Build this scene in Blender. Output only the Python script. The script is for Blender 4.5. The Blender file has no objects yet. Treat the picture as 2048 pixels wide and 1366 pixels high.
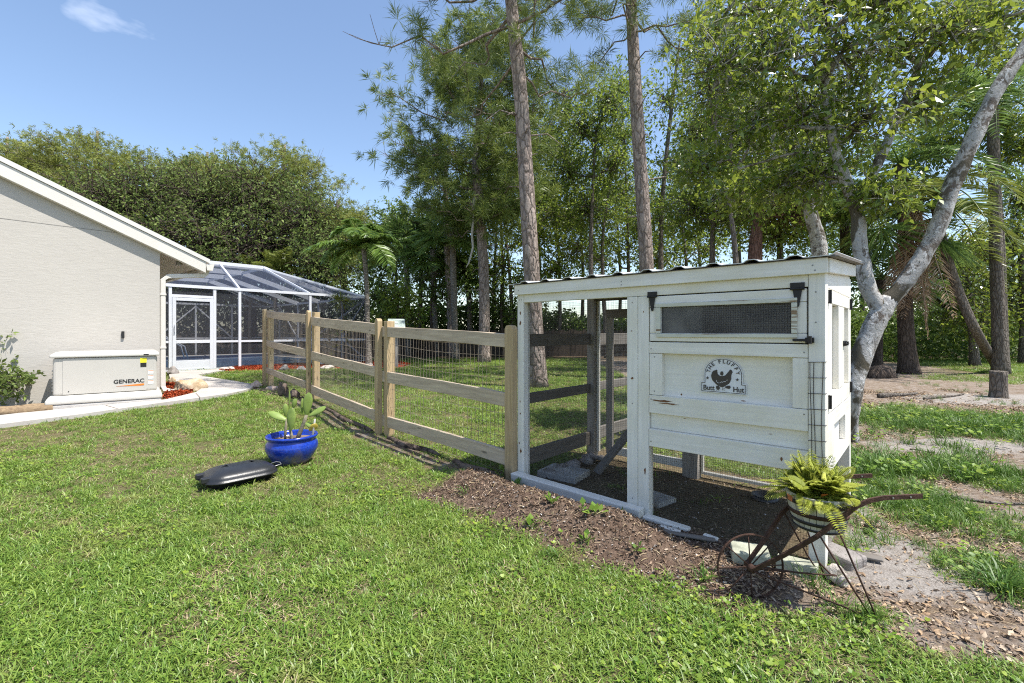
import bpy, bmesh, math, random
import numpy as np
from mathutils import Vector, Matrix

# ------------------------------------------------------------------ camera
SC = bpy.context.scene
COL = SC.collection
F, CAMH, CX, HY = 930.0, 1.15, 1024.0, 665.0        # focal length in photo pixels, eye height, principal point
cam_d = bpy.data.cameras.new('camera')
cam_d.sensor_width = 36.0
cam_d.lens = F / 2048 * 36
cam_d.shift_y = -(683 - HY) / 2048
cam_d.clip_start, cam_d.clip_end = 0.05, 3000
cam = bpy.data.objects.new('camera', cam_d)
cam.location = (0, 0, CAMH)
cam.rotation_euler = (math.radians(90), 0, 0)
COL.objects.link(cam)
SC.camera = cam

# ------------------------------------------------------------------ light
SUN_EL = math.radians(64)
SUN_H = Vector((0.93, -0.37, 0)).normalized()          # horizontal direction towards the sun
world = bpy.data.worlds.new('World')
SC.world = world
world.use_nodes = True
wt = world.node_tree
wt.nodes.clear()
sky = wt.nodes.new('ShaderNodeTexSky')
sky.sky_type = 'NISHITA'
sky.sun_disc = False
sky.sun_elevation = SUN_EL
sky.sun_rotation = math.atan2(SUN_H.x, SUN_H.y)
sky.air_density = 1.0
sky.dust_density = 0.7
sky.ozone_density = 1.0
geo = wt.nodes.new('ShaderNodeTexCoord')
cmap = wt.nodes.new('ShaderNodeMapping'); cmap.inputs['Scale'].default_value = (3.2, 3.2, 8.5)
cmap.inputs['Location'].default_value = (8.336, 4.1208, -1.1928)
cn = wt.nodes.new('ShaderNodeTexNoise'); cn.inputs['Scale'].default_value = 1.7; cn.inputs['Detail'].default_value = 6
cr = wt.nodes.new('ShaderNodeMapRange'); cr.inputs['From Min'].default_value = 0.665; cr.inputs['From Max'].default_value = 0.86
cr.inputs['To Max'].default_value = 0.5
cmix = wt.nodes.new('ShaderNodeMix'); cmix.data_type = 'RGBA'
cmix.inputs['B'].default_value = (7.6, 7.9, 8.6, 1)
bg = wt.nodes.new('ShaderNodeBackground'); bg.inputs['Strength'].default_value = 0.138
wo = wt.nodes.new('ShaderNodeOutputWorld')
L = wt.links.new
L(geo.outputs['Generated'], cmap.inputs['Vector']); L(cmap.outputs['Vector'], cn.inputs['Vector'])
L(cn.outputs['Fac'], cr.inputs['Value']); L(cr.outputs['Result'], cmix.inputs['Factor'])
L(sky.outputs['Color'], cmix.inputs['A']); L(cmix.outputs['Result'], bg.inputs['Color']); L(bg.outputs['Background'], wo.inputs['Surface'])

sun_d = bpy.data.lights.new('sun', 'SUN')
sun_d.energy = 4.4
sun_d.angle = math.radians(0.53)
sun_d.color = (1.0, 0.955, 0.88)
sun = bpy.data.objects.new('sun', sun_d)
to_sun = Vector((SUN_H.x * math.cos(SUN_EL), SUN_H.y * math.cos(SUN_EL), math.sin(SUN_EL)))
sun.rotation_euler = to_sun.to_track_quat('Z', 'Y').to_euler()
COL.objects.link(sun)

SC.view_settings.view_transform = 'Standard'
SC.view_settings.look = 'None'
SC.view_settings.exposure = 0.82
SC.view_settings.gamma = 1.0
SC.view_settings.use_curve_mapping = False
SC.render.engine = 'CYCLES'
SC.cycles.use_denoising = False
SC.cycles.filter_width = 1.1
SC.cycles.max_bounces = 10
SC.cycles.transparent_max_bounces = 24
SC.cycles.diffuse_bounces = 6
SC.cycles.caustics_reflective = False
SC.cycles.caustics_refractive = False

rng = np.random.default_rng(7)
random.seed(7)

# ------------------------------------------------------------------ helpers: geometry
def smooth(a, b, x):
    t = np.clip((np.asarray(x, float) - a) / (b - a), 0, 1)
    return t * t * (3 - 2 * t)

_tab = np.random.default_rng(3).random((64, 64))
def vnoise(x, y):
    x = np.asarray(x, float); y = np.asarray(y, float)
    xi = np.floor(x).astype(int); yi = np.floor(y).astype(int)
    fx = x - xi; fy = y - yi
    fx = fx * fx * (3 - 2 * fx); fy = fy * fy * (3 - 2 * fy)
    a = _tab[xi % 64, yi % 64]; b = _tab[(xi + 1) % 64, yi % 64]
    c = _tab[xi % 64, (yi + 1) % 64]; d = _tab[(xi + 1) % 64, (yi + 1) % 64]
    return (a * (1 - fx) + b * fx) * (1 - fy) + (c * (1 - fx) + d * fx) * fy
def fbm(x, y, o=4):
    s = 0; a = 0.5; n = 0
    for i in range(o):
        s = s + a * vnoise(np.asarray(x) * 2 ** i + 7 * i, np.asarray(y) * 2 ** i + 3 * i); n += a; a *= 0.5
    return s / n

# coop frame: origin at the front left foot, x along its front, y into its depth
COOP = Vector((0.042, 3.59, 0)); CU = Vector((0.747, -0.665, 0)); CV = Vector((0.665, 0.747, 0))
CU.normalize(); CV = Vector((-CU.y, CU.x, 0)); COOP_ROT = math.atan2(CU.y, CU.x); CLEN, CDEP = 1.99, 1.06
def coop_st(x, y):
    dx = np.asarray(x) - COOP.x; dy = np.asarray(y) - COOP.y
    return dx * CU.x + dy * CU.y, dx * CV.x + dy * CV.y

def ground(x, y):
    """terrain height"""
    x = np.asarray(x, float); y = np.asarray(y, float)
    z = 0.11 * smooth(4, 8, y)
    s, t = coop_st(x, y)
    # heaped soil along the front of the coop
    ridge = 0.36 + 0.05 * np.sin(s * 3.1)
    along = smooth(-0.45, 0.05, s) * (1 - smooth(1.0, 1.55, s))
    m = 0.125 * along * np.exp(-((t + ridge) / 0.23) ** 2)
    m = m * (0.8 + 0.5 * fbm(x * 5, y * 5, 3))
    m = m * smooth(0.06, 0.30, -t)
    # small heap left of the fence post beside the coop
    m = m + 0.07 * np.exp(-(((x + 0.32) / 0.2) ** 2 + ((y - 3.62) / 0.16) ** 2))
    near = (1 - smooth(9, 16, y)) * (1 - smooth(8, 12, np.abs(x)))
    right = smooth(0.02, 0.3, s - CLEN + 0.3 * 0) 
    z = z + m + near * 0.018 * (fbm(x * 1.3, y * 1.3, 4) - 0.5) * (1 - smooth(-0.1, 0.05, t) * smooth(-0.1, 0, s) * (1 - smooth(CLEN, CLEN + .1, s)) * (1 - smooth(CDEP, CDEP + .1, t)))
    z = z + 0.03 * right * near * (fbm(x * 2.2 + 9, y * 2.2, 4) - 0.5)
    # ground falls away gently behind everything so that it runs to the horizon
    return z
def gz(x, y): return float(ground(x, y))
def gp(px, py, dz=0.0):
    """ground point seen at a photo pixel"""
    z = 0.0
    for _ in range(12):
        Y = (CAMH - z - dz) * F / (py - HY)
        X = (px - CX) / F * Y
        z = gz(X, Y)
    return Vector((X, Y, z + dz))
def at(px, py, Y):
    return Vector(((px - CX) / F * Y, Y, CAMH - (py - HY) / F * Y))
def inside(poly, x, y):
    x = np.asarray(x, float); y = np.asarray(y, float)
    r = np.zeros(x.shape, bool); n = len(poly); j = n - 1
    for i in range(n):
        xi, yi = poly[i][0], poly[i][1]; xj, yj = poly[j][0], poly[j][1]
        c = ((yi > y) != (yj > y)) & (x < (xj - xi) * (y - yi) / ((yj - yi) or 1e-9) + xi)
        r ^= c; j = i
    return r

def tag(o, label=None, cat=None, group=None, kind=None):
    if label: o['label'] = label
    if cat: o['category'] = cat
    if group: o['group'] = group
    if kind: o['kind'] = kind
    return o
def empty(name, loc, rz=0, label=None, cat=None, group=None):
    o = bpy.data.objects.new(name, None)
    o.empty_display_size = 0.1
    o.location = loc; o.rotation_euler = (0, 0, rz)
    COL.objects.link(o)
    return tag(o, label, cat, group)
def link(name, me, mat=None, parent=None, smoothed=False, bevel=0, seg=1):
    o = bpy.data.objects.new(name, me)
    if mat is not None and not me.materials: me.materials.append(mat)
    COL.objects.link(o)
    if parent is not None: o.parent = parent
    if smoothed and len(me.polygons):
        me.polygons.foreach_set('use_smooth', np.ones(len(me.polygons), bool))
    if bevel:
        b = o.modifiers.new('bevel', 'BEVEL'); b.width = bevel; b.segments = seg; b.limit_method = 'ANGLE'
    return o

class MB:
    def __init__(s): s.v = []; s.f = []
    def add(s, vs, fs):
        k = len(s.v); s.v += [tuple(v) for v in vs]; s.f += [tuple(i + k for i in f) for f in fs]; return s
    def hexa(s, p):   # 8 points: bottom ring 0-3, top ring 4-7
        return s.add(p, [(3, 2, 1, 0), (4, 5, 6, 7), (0, 1, 5, 4), (1, 2, 6, 5), (2, 3, 7, 6), (3, 0, 4, 7)])
    def box(s, x0, x1, y0, y1, z0, z1):
        return s.hexa([(x0, y0, z0), (x1, y0, z0), (x1, y1, z0), (x0, y1, z0), (x0, y0, z1), (x1, y0, z1), (x1, y1, z1), (x0, y1, z1)])
    def bar(s, p, q, w, h, up=(0, 0, 1)):
        p = Vector(p); q = Vector(q); d = (q - p).normalized(); u = Vector(up)
        if abs(d.dot(u)) > 0.98: u = Vector((0, 1, 0))
        a = d.cross(u).normalized() * w / 2; b = a.cross(d).normalized() * h / 2
        return s.hexa([p - a - b, p + a - b, q + a - b, q - a - b, p - a + b, p + a + b, q + a + b, q - a + b])
    def tube(s, pts, rad, n=8, cap=True):
        pts = [Vector(p) for p in pts]
        if not hasattr(rad, '__len__'): rad = [rad] * len(pts)
        k = len(s.v); u = None
        for i, p in enumerate(pts):
            d = (pts[min(i + 1, len(pts) - 1)] - pts[max(i - 1, 0)])
            if d.length < 1e-9: d = Vector((0, 0, 1))
            d.normalize()
            if u is None:
                u = d.orthogonal().normalized()
            else:
                u = (u - d * u.dot(d))
                u = u.normalized() if u.length > 1e-6 else d.orthogonal().normalized()
            w = d.cross(u)
            for j in range(n):
                a = 2 * math.pi * j / n
                s.v.append(tuple(p + (u * math.cos(a) + w * math.sin(a)) * rad[i]))
        for i in range(len(pts) - 1):
            for j in range(n):
                j2 = (j + 1) % n
                s.f.append((k + i * n + j, k + i * n + j2, k + (i + 1) * n + j2, k + (i + 1) * n + j))
        if cap:
            s.f.append(tuple(k + j for j in range(n))[::-1])
            e = k + (len(pts) - 1) * n
            s.f.append(tuple(e + j for j in range(n)))
        return s
    def lathe(s, prof, n=32, c=(0, 0, 0), close=False):
        k = len(s.v)
        for (r, z) in prof:
            for j in range(n):
                a = 2 * math.pi * j / n
                s.v.append((c[0] + r * math.cos(a), c[1] + r * math.sin(a), c[2] + z))
        m = len(prof)
        for i in range(m - 1):
            for j in range(n):
                j2 = (j + 1) % n
                s.f.append((k + i * n + j, k + i * n + j2, k + (i + 1) * n + j2, k + (i + 1) * n + j))
        if close:
            s.f.append(tuple(k + j for j in range(n))[::-1]); e = k + (m - 1) * n
            s.f.append(tuple(e + j for j in range(n)))
        return s
    def prism(s, poly, fn0, fn1):
        """poly: 2-D points; fn0/fn1 map a 2-D point to the front and back 3-D point"""
        n = len(poly); k = len(s.v)
        s.v += [tuple(fn0(p)) for p in poly] + [tuple(fn1(p)) for p in poly]
        s.f.append(tuple(range(k, k + n))); s.f.append(tuple(range(k + 2 * n - 1, k + n - 1, -1)))
        for i in range(n):
            j = (i + 1) % n
            s.f.append((k + i, k + n + i, k + n + j, k + j))
        return s
    def mesh(s, name):
        me = bpy.data.meshes.new(name); me.from_pydata(s.v, [], s.f); me.update()
        bm = bmesh.new(); bm.from_mesh(me); bmesh.ops.recalc_face_normals(bm, faces=bm.faces); bm.to_mesh(me); bm.free()
        return me
    def build(s, name, mat=None, parent=None, smoothed=False, bevel=0, seg=1):
        return link(name, s.mesh(name), mat, parent, smoothed, bevel, seg)

def np_mesh(name, V, Fq, mat=None, rnd=None, k=4):
    """fast mesh from arrays; all faces have k corners; rnd: one value per vertex"""
    me = bpy.data.meshes.new(name)
    V = np.ascontiguousarray(V, np.float32); Fq = np.ascontiguousarray(Fq, np.int32)
    me.vertices.add(len(V)); me.vertices.foreach_set('co', V.ravel())
    me.loops.add(Fq.size); me.loops.foreach_set('vertex_index', Fq.ravel())
    me.polygons.add(len(Fq)); me.polygons.foreach_set('loop_start', np.arange(0, Fq.size, k, dtype=np.int32))
    me.polygons.foreach_set('loop_total', np.full(len(Fq), k, np.int32))
    if rnd is not None:
        a = me.attributes.new('rnd', 'FLOAT', 'POINT'); a.data.foreach_set('value', np.ascontiguousarray(rnd, np.float32))
    me.update(calc_edges=True)
    if mat is not None: me.materials.append(mat)
    return me

def unit(a): return a / (np.linalg.norm(a, axis=-1, keepdims=True) + 1e-9)
def leaves(C, D, size, width=0.5, flat=0.6, rg=rng):
    """diamond leaves (one folded quad each) at C along D; returns V, F"""
    N = len(C); size = np.broadcast_to(np.asarray(size, float), (N,))[:, None]
    D = unit(D)
    up = unit(rg.normal(size=(N, 3)) * (1 - flat) + np.array([0, 0, 1.0]) * flat)
    side = unit(np.cross(D, up)); nrm = np.cross(side, D)
    fold = 0.10 * size
    v0 = C; v1 = C + D * size * 0.45 + side * size * width * 0.5 + nrm * fold
    v2 = C + D * size; v3 = C + D * size * 0.45 - side * size * width * 0.5 + nrm * fold
    V = np.stack([v0, v1, v2, v3], 1).reshape(-1, 3)
    return V, np.arange(4 * N).reshape(N, 4)
def strips(P, D, length, w, droop=0.0, rg=rng):
    """thin triangles-as-quads: needles / leaflets from P along D"""
    N = len(P); length = np.broadcast_to(np.asarray(length, float), (N,))[:, None]
    D = unit(D); r = unit(np.cross(D, rg.normal(size=(N, 3))))
    tip = P + D * length + np.array([0, 0, -1.0]) * droop * length
    mid = P + D * length * 0.5 + np.array([0, 0, -1.0]) * droop * length * 0.25
    V = np.stack([P, mid + r * w * .5, tip, mid - r * w * .5], 1).reshape(-1, 3)
    return V, np.arange(4 * N).reshape(N, 4)
def cat_mesh(parts):
    Vs, Fs, k = [], [], 0
    for V, Fq in parts:
        Vs.append(V); Fs.append(Fq + k); k += len(V)
    return np.concatenate(Vs), np.concatenate(Fs)

# ------------------------------------------------------------------ helpers: materials
class NT:
    def __init__(s, name):
        s.m = bpy.data.materials.new(name); s.m.use_nodes = True; s.t = s.m.node_tree; s.t.nodes.clear()
        s.out = s.n('ShaderNodeOutputMaterial')
    def n(s, kind, **kw):
        nd = s.t.nodes.new(kind)
        for k, v in kw.items():
            if k in nd.inputs: nd.inputs[k].default_value = v
            else: setattr(nd, k, v)
        return nd
    def l(s, a, b): s.t.links.new(a, b)
    def coord(s, scale=(1, 1, 1), space='Object', rand=True):
        tc = s.n('ShaderNodeTexCoord'); mp = s.n('ShaderNodeMapping'); mp.inputs['Scale'].default_value = scale
        if space == 'World':
            g = s.n('ShaderNodeNewGeometry'); s.l(g.outputs['Position'], mp.inputs['Vector'])
        else: s.l(tc.outputs[space], mp.inputs['Vector'])
        if rand and space != 'World':
            oi = s.n('ShaderNodeObjectInfo'); mu = s.n('ShaderNodeMath', operation='MULTIPLY'); mu.inputs[1].default_value = 57.0
            s.l(oi.outputs['Random'], mu.inputs[0]); s.l(mu.outputs[0], mp.inputs['Location'])
        return mp.outputs['Vector']
    def noise(s, vec, scale, detail=4, rough=0.6, dist=0.0):
        nd = s.n('ShaderNodeTexNoise'); nd.inputs['Scale'].default_value = scale; nd.inputs['Detail'].default_value = detail
        nd.inputs['Roughness'].default_value = rough; nd.inputs['Distortion'].default_value = dist
        s.l(vec, nd.inputs['Vector']); return nd.outputs['Fac']
    def ramp(s, val, a, b, lo=0.0, hi=1.0):
        r = s.n('ShaderNodeMapRange'); r.inputs['From Min'].default_value = a; r.inputs['From Max'].default_value = b
        r.inputs['To Min'].default_value = lo; r.inputs['To Max'].default_value = hi
        s.l(val, r.inputs['Value']); return r.outputs['Result']
    def mix(s, fac, a, b, mode='MIX'):
        m = s.n('ShaderNodeMix', data_type='RGBA', blend_type=mode)
        if isinstance(fac, (int, float)): m.inputs['Factor'].default_value = fac
        else: s.l(fac, m.inputs['Factor'])
        for key, v in (('A', a), ('B', b)):
            if isinstance(v, tuple): m.inputs[key].default_value = (*v[:3], 1)
            else: s.l(v, m.inputs[key])
        return m.outputs['Result']
    def bump(s, h, strength=0.3, dist=0.01):
        b = s.n('ShaderNodeBump'); b.inputs['Strength'].default_value = strength; b.inputs['Distance'].default_value = dist
        s.l(h, b.inputs['Height']); return b.outputs['Normal']
    def surf(s, col, rough=0.6, normal=None, metal=0.0, spec=0.4):
        p = s.n('ShaderNodeBsdfPrincipled')
        if isinstance(col, tuple): p.inputs['Base Color'].default_value = (*col[:3], 1)
        else: s.l(col, p.inputs['Base Color'])
        if isinstance(rough, (int, float)): p.inputs['Roughness'].default_value = rough
        else: s.l(rough, p.inputs['Roughness'])
        p.inputs['Metallic'].default_value = metal; p.inputs['Specular IOR Level'].default_value = spec
        if normal is not None: s.l(normal, p.inputs['Normal'])
        s.l(p.outputs['BSDF'], s.out.inputs['Surface']); s.p = p
        return s.m

def plain(name, col, rough=0.6, metal=0.0, var=0.15, scale=8, bump=0.0, bscale=60, spec=0.4):
    t = NT(name); v = t.coord()
    dark = tuple(c * (1 - var) for c in col); lite = tuple(min(1, c * (1 + var * .5)) for c in col)
    c = t.mix(t.ramp(t.noise(v, scale, 5), .3, .7), dark, lite)
    nm = t.bump(t.noise(v, bscale, 5), bump, 0.01) if bump else None
    return t.surf(c, rough, nm, metal, spec)

def wood(name, base, dark, axis='x', rough=0.75, knots=True, bump=0.35):
    t = NT(name); st = {'x': (1.5, 22, 22), 'y': (22, 1.5, 22), 'z': (22, 22, 1.5)}[axis]
    v = t.coord(st); v2 = t.coord((1, 1, 1))
    g = t.noise(v, 1.6, 6, 0.65, 0.6); b = t.noise(v2, 2.2, 4)
    c = t.mix(t.ramp(g, .34, .66), dark, base)
    c = t.mix(t.ramp(b, .42, .72, 0, .55), c, tuple(x * .72 for x in base))
    if knots:
        vs = {'x': (3, 12, 12), 'y': (12, 3, 12), 'z': (12, 12, 3)}[axis]
        k = t.n('ShaderNodeTexVoronoi'); k.inputs['Scale'].default_value = 1.0; t.l(t.coord(vs), k.inputs['Vector'])
        c = t.mix(t.ramp(k.outputs['Distance'], .06, .16, .8, 0), c, tuple(x * .3 for x in dark))
    return t.surf(c, rough, t.bump(g, bump, 0.006), 0, .25)

def painted(name, axis='x', base=(.85, .825, .77), wear=0.64):
    t = NT(name); st = {'x': (1.2, 26, 26), 'y': (26, 1.2, 26), 'z': (26, 26, 1.2)}[axis]
    v = t.coord(st); v2 = t.coord()
    g = t.noise(v, 1.8, 6, .6, .3); d = t.noise(v2, 3.0, 6); sp = t.noise(t.coord(tuple(x * .35 for x in st)), 2.0, 7, .75, 1.0)
    c = t.mix(t.ramp(g, .3, .7), tuple(x * .82 for x in base), base)
    c = t.mix(t.ramp(d, .42, .74, 0, .8), c, (base[0] * .78, base[1] * .76, base[2] * .66))
    c = t.mix(t.ramp(sp, wear + .06, wear + .10), c, (.23, .15, .085))
    return t.surf(c, .55, t.bump(g, .26, .005), 0, .35)

def foliage(name, c_dark, c_mid, c_lite, trans=0.32, rough=0.45, spec=0.35, patch=None):
    t = NT(name)
    a = t.n('ShaderNodeAttribute'); a.attribute_name = 'rnd'
    oi = t.n('ShaderNodeObjectInfo')
    f = a.outputs['Fac']
    c = t.mix(t.ramp(f, 0, .5), c_dark, c_mid); c = t.mix(t.ramp(f, .55, 1.0), c, c_lite)
    n = t.noise(t.coord(space='World'), .9, 3); c = t.mix(t.ramp(n, .35, .7, 0, .35), c, tuple(x * .6 for x in c_mid))
    p = t.n('ShaderNodeBsdfPrincipled'); t.l(c, p.inputs['Base Color']); p.inputs['Roughness'].default_value = rough
    p.inputs['Specular IOR Level'].default_value = spec
    tr = t.n('ShaderNodeBsdfTranslucent'); t.l(t.mix(.55, c, c_lite), tr.inputs['Color'])
    mx = t.n('ShaderNodeMixShader'); mx.inputs['Fac'].default_value = trans
    t.l(p.outputs['BSDF'], mx.inputs[1]); t.l(tr.outputs['BSDF'], mx.inputs[2]); t.l(mx.outputs['Shader'], t.out.inputs['Surface'])
    return t.m

def instance_foliage(name, cols, trans=0.3, patch=None, rough=.5, spec=.3):
    """for scattered pieces: colour by the instance's own random value, with patches over the ground"""
    t = NT(name); oi = t.n('ShaderNodeObjectInfo'); r = oi.outputs['Random']
    a = t.n('ShaderNodeAttribute'); a.attribute_name = 'rnd'
    ad = t.n('ShaderNodeMath', operation='ADD'); t.l(r, ad.inputs[0]); t.l(a.outputs['Fac'], ad.inputs[1])
    fr = t.n('ShaderNodeMath', operation='FRACT'); t.l(ad.outputs[0], fr.inputs[0]); r = fr.outputs[0]
    c = None; k = len(cols) - 1
    for i in range(k):
        c = t.mix(t.ramp(r, i / k, (i + 1) / k), cols[0] if c is None else c, cols[i + 1])
    if patch:
        w = t.coord(space='World')
        for (sc_, lo, hi, amt, col) in patch:
            c = t.mix(t.ramp(t.noise(w, sc_, 4, .6, .4), lo, hi, 0, amt), c, col)
    p = t.n('ShaderNodeBsdfPrincipled'); t.l(c, p.inputs['Base Color']); p.inputs['Roughness'].default_value = rough
    p.inputs['Specular IOR Level'].default_value = spec
    if trans:
        tr = t.n('ShaderNodeBsdfTranslucent'); t.l(c, tr.inputs['Color'])
        mx = t.n('ShaderNodeMixShader'); mx.inputs['Fac'].default_value = trans
        t.l(p.outputs['BSDF'], mx.inputs[1]); t.l(tr.outputs['BSDF'], mx.inputs[2]); t.l(mx.outputs['Shader'], t.out.inputs['Surface'])
    else: t.l(p.outputs['BSDF'], t.out.inputs['Surface'])
    return t.m

def bark(name, base, dark, lite, plate=14, stretch=.35, moss=None):
    t = NT(name); v = t.coord((plate, plate, plate * stretch))
    vo = t.n('ShaderNodeTexVoronoi', feature='DISTANCE_TO_EDGE'); vo.inputs['Scale'].default_value = 1.0
    nz = t.noise(t.coord((3, 3, 1.2)), 3, 5, .7)
    dn = t.n('ShaderNodeTexNoise'); dn.inputs['Scale'].default_value = .9; dn.inputs['Detail'].default_value = 5; t.l(v, dn.inputs['Vector'])
    vm = t.n('ShaderNodeVectorMath', operation='MULTIPLY_ADD'); vm.inputs[1].default_value = (1.5, 1.5, 1.5); t.l(dn.outputs['Color'], vm.inputs[0]); t.l(v, vm.inputs[2]); v = vm.outputs[0]
    t.l(v, vo.inputs['Vector'])
    ce = t.n('ShaderNodeTexVoronoi'); ce.inputs['Scale'].default_value = 1.0; t.l(v, ce.inputs['Vector'])
    sep = t.n('ShaderNodeSeparateColor'); t.l(ce.outputs['Color'], sep.inputs['Color'])
    c = t.mix(sep.outputs[0], base, lite); c = t.mix(t.ramp(nz, .35, .7, 0, .6), c, tuple(x * .7 for x in base))
    c = t.mix(t.ramp(vo.outputs['Distance'], .0, .10, .75, 0), c, dark)
    c = t.mix(t.ramp(t.noise(t.coord((9, 9, 2)), 6, 6, .75), .45, .7, 0, .6), c, dark)
    if moss: c = t.mix(t.ramp(t.noise(t.coord((1, 1, .6)), 3.5, 6, .7, 1.5), .5, .56), c, moss)
    ad = t.n('ShaderNodeMath', operation='ADD'); t.l(t.ramp(vo.outputs['Distance'], 0, .2), ad.inputs[0]); t.l(nz, ad.inputs[1])
    return t.surf(c, .9, t.bump(ad.outputs[0], .8, .03), 0, .15)

M = {}
M['white_x'] = painted('white_painted_wood_along_x'); M['white_y'] = painted('white_painted_wood_along_y', 'y'); M['white_z'] = painted('white_painted_wood_along_z', 'z')
M['rail'] = wood('weathered_pine_rail', (.62, .51, .38), (.40, .315, .225), 'x')
M['post'] = wood('weathered_pine_post', (.58, .44, .26), (.37, .265, .145), 'z')
M['grey_x'] = wood('grey_weathered_board_x', (.22, .20, .18), (.12, .105, .09), 'x', knots=False)
M['grey_y'] = wood('grey_weathered_board_y', (.20, .175, .15), (.10, .09, .078), 'y', knots=False)
M['grey_z'] = wood('grey_weathered_board_z', (.40, .37, .335), (.24, .215, .19), 'z', knots=False)
M['dark_board'] = wood('dark_fence_board', (.11, .085, .065), (.05, .04, .03), 'z', knots=False)
M['iron'] = plain('black_iron', (.03, .028, .027), .55, .3, .3, 30)
M['rust'] = plain('rusty_iron', (.075, .038, .026), .8, .25, .55, 26, .4, 120)
M['galv'] = plain('galvanised_wire', (.42, .42, .42), .45, .75, .2, 20)
M['darkwire'] = plain('dark_wire', (.085, .07, .06), .6, .5, .3, 20)
M['fencewire'] = plain('rusty_fence_wire', (.36, .30, .25), .6, .4, .35, 12)
M['corr'] = plain('galvanised_roof_sheet', (.62, .63, .64), .45, .35, .2, 6, .1, 30)
M['concrete'] = plain('pale_concrete', (.60, .56, .52), .85, 0, .14, 3.2, .25, 140)
M['block'] = plain('grey_concrete_block', (.40, .385, .36), .9, 0, .4, 6, .5, 60)
M['mossblock'] = plain('mossy_concrete_block', (.42, .43, .33), .9, 0, .45, 9, .5, 60)
M['alu'] = plain('white_aluminium', (.66, .68, .73), .4, 0, .06, 5)
M['trim'] = plain('cream_painted_trim', (.66, .63, .58), .5, 0, .06, 3)
M['plastic'] = plain('black_plastic', (.022, .023, .026), .36, 0, .25, 14, .12, 90, .5)
M['gen'] = plain('beige_enclosure_paint', (.52, .49, .445), .38, 0, .04, 4, 0, 1, .5)
M['genlid'] = plain('pale_enclosure_paint', (.55, .53, .49), .38, 0, .04, 4, 0, 1, .5)
M['ink'] = plain('black_ink', (.02, .02, .02), .5, 0, .1)
M['orange'] = plain('orange_ink', (.75, .22, .03), .5, 0, .1)
M['yellow'] = plain('yellow_sticker', (.85, .76, .04), .5, 0, .05)
M['paper'] = plain('white_sticker', (.75, .74, .72), .5, 0, .05)
M['signplate'] = plain('white_sign_plate', (.72, .73, .75), .4, 0, .08, 20)
M['signink'] = plain('dark_brown_cutout', (.06, .05, .042), .5, 0, .2)
M['mulch'] = plain('red_mulch', (.28, .058, .026), .95, 0, .5, 22, .8, 90)
M['dirt'] = plain('coop_dirt', (.20, .145, .105), .95, 0, .45, 6, .6, 80)
# ------------------------------------------------------------------ zones of the ground
FENCE_PX = [(1022, 960, 650), (757, 868, 637), (617, 797, 621), (529, 772, 618)]
FENCE = [gp(a, b) for a, b, c in FENCE_PX]
WALK_PX = [(-260, 897), (0, 857), (160, 836), (325, 812), (400, 801.5), (455, 793.5), (488, 786.5), (503, 781), (506, 777), (498, 772), (470, 766.5), (430, 760.5), (405, 756), (396, 753.5),
           (418, 749.5), (446, 744.5), (455, 741), (343, 746.5), (338, 754), (341, 764), (356, 769), (385, 772), (400, 776), (403, 782), (392, 790), (364, 797), (328, 805.5), (92, 827), (0, 838), (-260, 868)]
WALK = [gp(a, b) for a, b in WALK_PX]
RIGHT = [(.70, 2.10), (1.25, 1.86), (1.70, 1.66), (2.6, 1.2), (9, 1.5), (14, 19), (3, 19), (2.3, 3.1), (1.52, 2.27), (.9, 2.4)]
def blob(px, py, hw, hh):
    c = gp(px, py); a = gp(px, py - hh); b = gp(px, py + hh)
    return (c.x, (a.y + b.y) / 2, hw / F * c.y, (a.y - b.y) / 2)
GRASS_R = [blob(1900, 845, 210, 38), blob(1830, 1010, 125, 85), blob(1985, 960, 90, 45), blob(2010, 1160, 90, 60), blob(1770, 935, 60, 30), blob(1980, 760, 120, 12), blob(1720, 1245, 90, 25)]
SAND_R = [blob(1790, 1130, 170, 75), blob(1900, 893, 190, 20), blob(1680, 1000, 60, 40), blob(1990, 800, 190, 14)]
def blobs(lst, x, y):
    r = np.zeros(np.shape(x))
    for (cx, cy, rx, ry) in lst:
        d = np.sqrt(((x - cx) / rx) ** 2 + ((y - cy) / ry) ** 2)
        r = np.maximum(r, 1 - smooth(.55, 1.15, d))
    return r
def seg_dist(x, y, a, b):
    ax, ay, bx, by = a[0], a[1], b[0], b[1]
    t = np.clip(((x - ax) * (bx - ax) + (y - ay) * (by - ay)) / ((bx - ax) ** 2 + (by - ay) ** 2), 0, 1)
    return np.hypot(x - ax - t * (bx - ax), y - ay - t * (by - ay))
POT = gp(584, 925); LID = gp(478, 962)
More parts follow.
